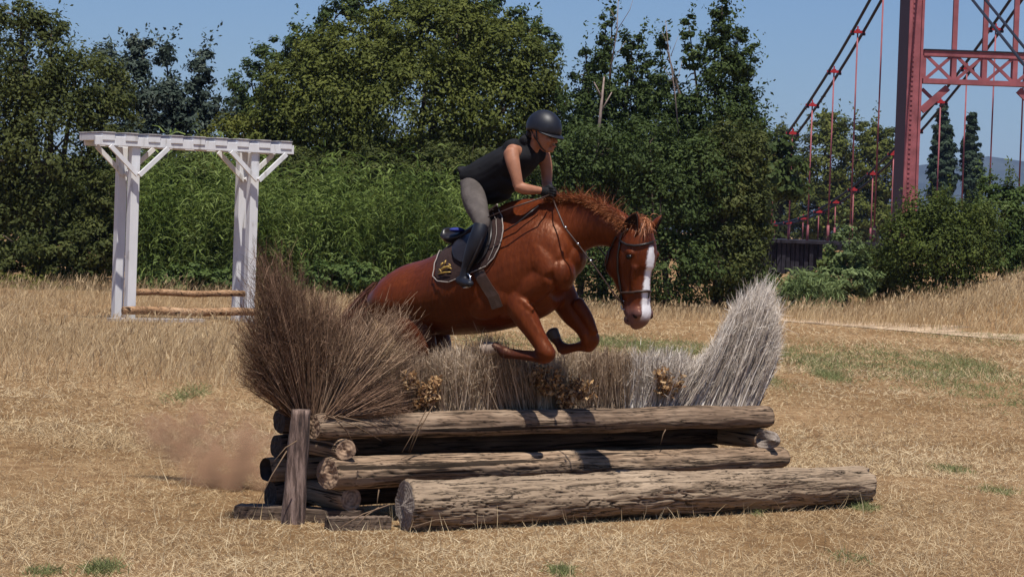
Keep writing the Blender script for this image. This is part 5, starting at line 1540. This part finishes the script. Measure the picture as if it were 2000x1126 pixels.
# helmet: dome, peak, raised strip, harness
hel = thing('riding_helmet', 'navy riding helmet with peak and glossy front strip on the rider', 'helmet', tuple(hd))
def helmet():
    tilt = R(-17)
    c = FH.P(1062, 250, 0); h_ = Vector((0, 0, 1)).cross(fn).normalized()
    h2 = h_ * math.cos(tilt) + Vector((0, 0, 1)) * math.sin(tilt); z2 = Vector((0, 0, 1)) * math.cos(tilt) - h_ * math.sin(tilt)
    k = c.y / F_PX
    def pt(a, e, s_=1.0):      # a azimuth from the front, e elevation
        rf = (36 if math.cos(a) > 0 else 35) * k * s_; rs = 28.5 * k * s_; rz = 33 * k * s_
        return c + h2 * (rf * math.cos(a) * math.cos(e)) + fn * (rs * math.sin(a) * math.cos(e)) + z2 * (rz * math.sin(e))
    vs, fs = [], []
    na, ne = 40, 14
    for i in range(ne + 1):
        for j in range(na):
            a = 2 * math.pi * j / na
            lo = -.10 - .35 * (0.5 - .5 * math.cos(a)) + .12 * math.exp(-((abs(a - math.pi) - math.pi / 2) / .4) ** 2)
            e = lo + (math.pi / 2 - .02 - lo) * i / ne
            vs.append(pt(a, e))
    for i in range(ne):
        for j in range(na): fs.append((i * na + j, i * na + (j + 1) % na, (i + 1) * na + (j + 1) % na, (i + 1) * na + j))
    fs.append(tuple(ne * na + j for j in range(na)))
    m_ = bpy.data.meshes.new('shell'); m_.from_pydata(vs, [], fs); m_.polygons.foreach_set('use_smooth', [True] * len(fs)); m_.update()
    o = link('shell', m_, M_helm, hel); so_ = o.modifiers.new('t', 'SOLIDIFY'); so_.thickness = .008; so_.offset = -1
    # peak
    vs, fs = [], []
    for i in range(6):
        for j in range(15):
            a = (j / 14 * 2 - 1) * 1.25
            ex = i / 5 * 13 * k * max(0, math.cos(a)) ** .6
            vs.append(pt(a, -.09, 1.0) + (h2 * math.cos(a) + fn * math.sin(a) * .5) * ex - z2 * (ex * .30))
    for i in range(5):
        for j in range(14): fs.append((i * 15 + j, i * 15 + j + 1, (i + 1) * 15 + j + 1, (i + 1) * 15 + j))
    m_ = bpy.data.meshes.new('peak'); m_.from_pydata(vs, [], fs); m_.polygons.foreach_set('use_smooth', [True] * len(fs)); m_.update()
    o = link('peak', m_, M_helm, hel); so_ = o.modifiers.new('t', 'SOLIDIFY'); so_.thickness = .006
    # front strip
    vs, fs = [], []
    for i in range(15):
        e = .22 + 1.05 * i / 14
        wv = .12 + .10 * math.sin(math.pi * i / 14)
        for j, a in enumerate((-wv, 0, wv)):
            ca = a / max(.35, math.cos(e))
            vs.append(pt(ca, e, 1.025 if j == 1 else 1.008))
    for i in range(14):
        for j in range(2): fs.append((i * 3 + j, i * 3 + j + 1, (i + 1) * 3 + j + 1, (i + 1) * 3 + j))
    m_ = bpy.data.meshes.new('front_strip'); m_.from_pydata(vs, [], fs); m_.polygons.foreach_set('use_smooth', [True] * len(fs)); m_.update()
    o = link('front_strip', m_, M_helm2, hel)
    chain([pt(1.5, -.05, .96), FH.P(1049, 275, .075), FH.P(1057, 288, .05), FH.P(1066, 296, .02)], .0045, M_leather, 'chin_strap', hel)
    chain([pt(2.2, -.1, .96), FH.P(1044, 268, .078), FH.P(1049, 275, .075)], .004, M_leather, 'chin_strap', hel)
helmet()
crop = MB(); crop.tube([B.P(1072, 381, .12), B.P(1056, 387, .22), B.P(1000, 405, .31), B.P(953, 424, .345)], [.006, .005, .0045, .004], 6)
tag(crop.build('riding_whip', M_brownl, None, True), 'thin dark riding whip held in the glove and lying back across the saddle', 'whip')

# ------------------------------------------------------------------ kicked up dust
def dust(px, py, Y, rx, ry, rd, dens, label, seed):
    c = at(px, py, Y); k = Y / F_PX
    bm = Body(c, Vector((0, -1, 0))); bm.ball(px, py, 0, rx, rd, ry)
    m_ = bpy.data.meshes.new('dust_cloud'); m_.from_pydata([v - c for v in bm.v], [], bm.f); m_.update()
    b3 = bmesh.new(); b3.from_mesh(m_); bmesh.ops.recalc_face_normals(b3, faces=b3.faces); b3.to_mesh(m_); b3.free()
    m, n, l, b = nodemat('brown_dust_%d' % seed)
    n.remove(b)
    vol = n.new('ShaderNodeVolumePrincipled')
    vol.inputs['Color'].default_value = (.82, .46, .27, 1)
    tc = n.new('ShaderNodeTexCoord')
    mp = n.new('ShaderNodeMapping'); mp.inputs['Scale'].default_value = (1 / (rx * k), 1 / (rd * k), 1 / (ry * k))
    l.new(tc.outputs['Object'], mp.inputs['Vector'])
    ln = n.new('ShaderNodeVectorMath'); ln.operation = 'LENGTH'; l.new(mp.outputs[0], ln.inputs[0])
    nz = noise_node(n, l, 3.2, 4, rough=.62, stretch=(1, 1, 1.4)); nz.inputs['Distortion'].default_value = .8
    f = mathn(n, l, 'SUBTRACT', nz.outputs['Fac'], mathn(n, l, 'MULTIPLY', ln.outputs['Value'], .30))
    mr = n.new('ShaderNodeMapRange'); mr.inputs['From Min'].default_value = .33; mr.inputs['From Max'].default_value = .72; mr.inputs['To Max'].default_value = dens
    l.new(f, mr.inputs['Value'])
    edge_ = mathn(n, l, 'MAXIMUM', mathn(n, l, 'SUBTRACT', 1.0, ln.outputs['Value']), 0.0)
    l.new(mathn(n, l, 'MULTIPLY', mr.outputs[0], mathn(n, l, 'MINIMUM', mathn(n, l, 'MULTIPLY', edge_, 2.2), 1.0)), vol.inputs['Density'])
    l.new(vol.outputs[0], n['Material Output'].inputs['Volume'])
    o = link('dust_cloud', m_, m); o.location = c
    tag(o, label, 'dust', kind='stuff')
dust(462, 900, 17.4, 185, 145, 130, 30.0, 'brown dust kicked up behind the left end of the jump', 1)
dust(365, 835, 17.8, 165, 100, 100, 18.0, 'thin drifting wisp of brown dust left of the main dust puff', 2)

# ------------------------------------------------------------------ the air
hb_ = MB(); hb_.box((-4200, -30, -4), (4400, 5400, 180))
m, n, l, b = nodemat('summer_air'); n.remove(b)
vol = n.new('ShaderNodeVolumePrincipled'); vol.inputs['Color'].default_value = (.42, .60, 1.0, 1); vol.inputs['Density'].default_value = 0.00009
l.new(vol.outputs[0], n['Material Output'].inputs['Volume'])
tag(hb_.build('haze', m), kind='stuff')
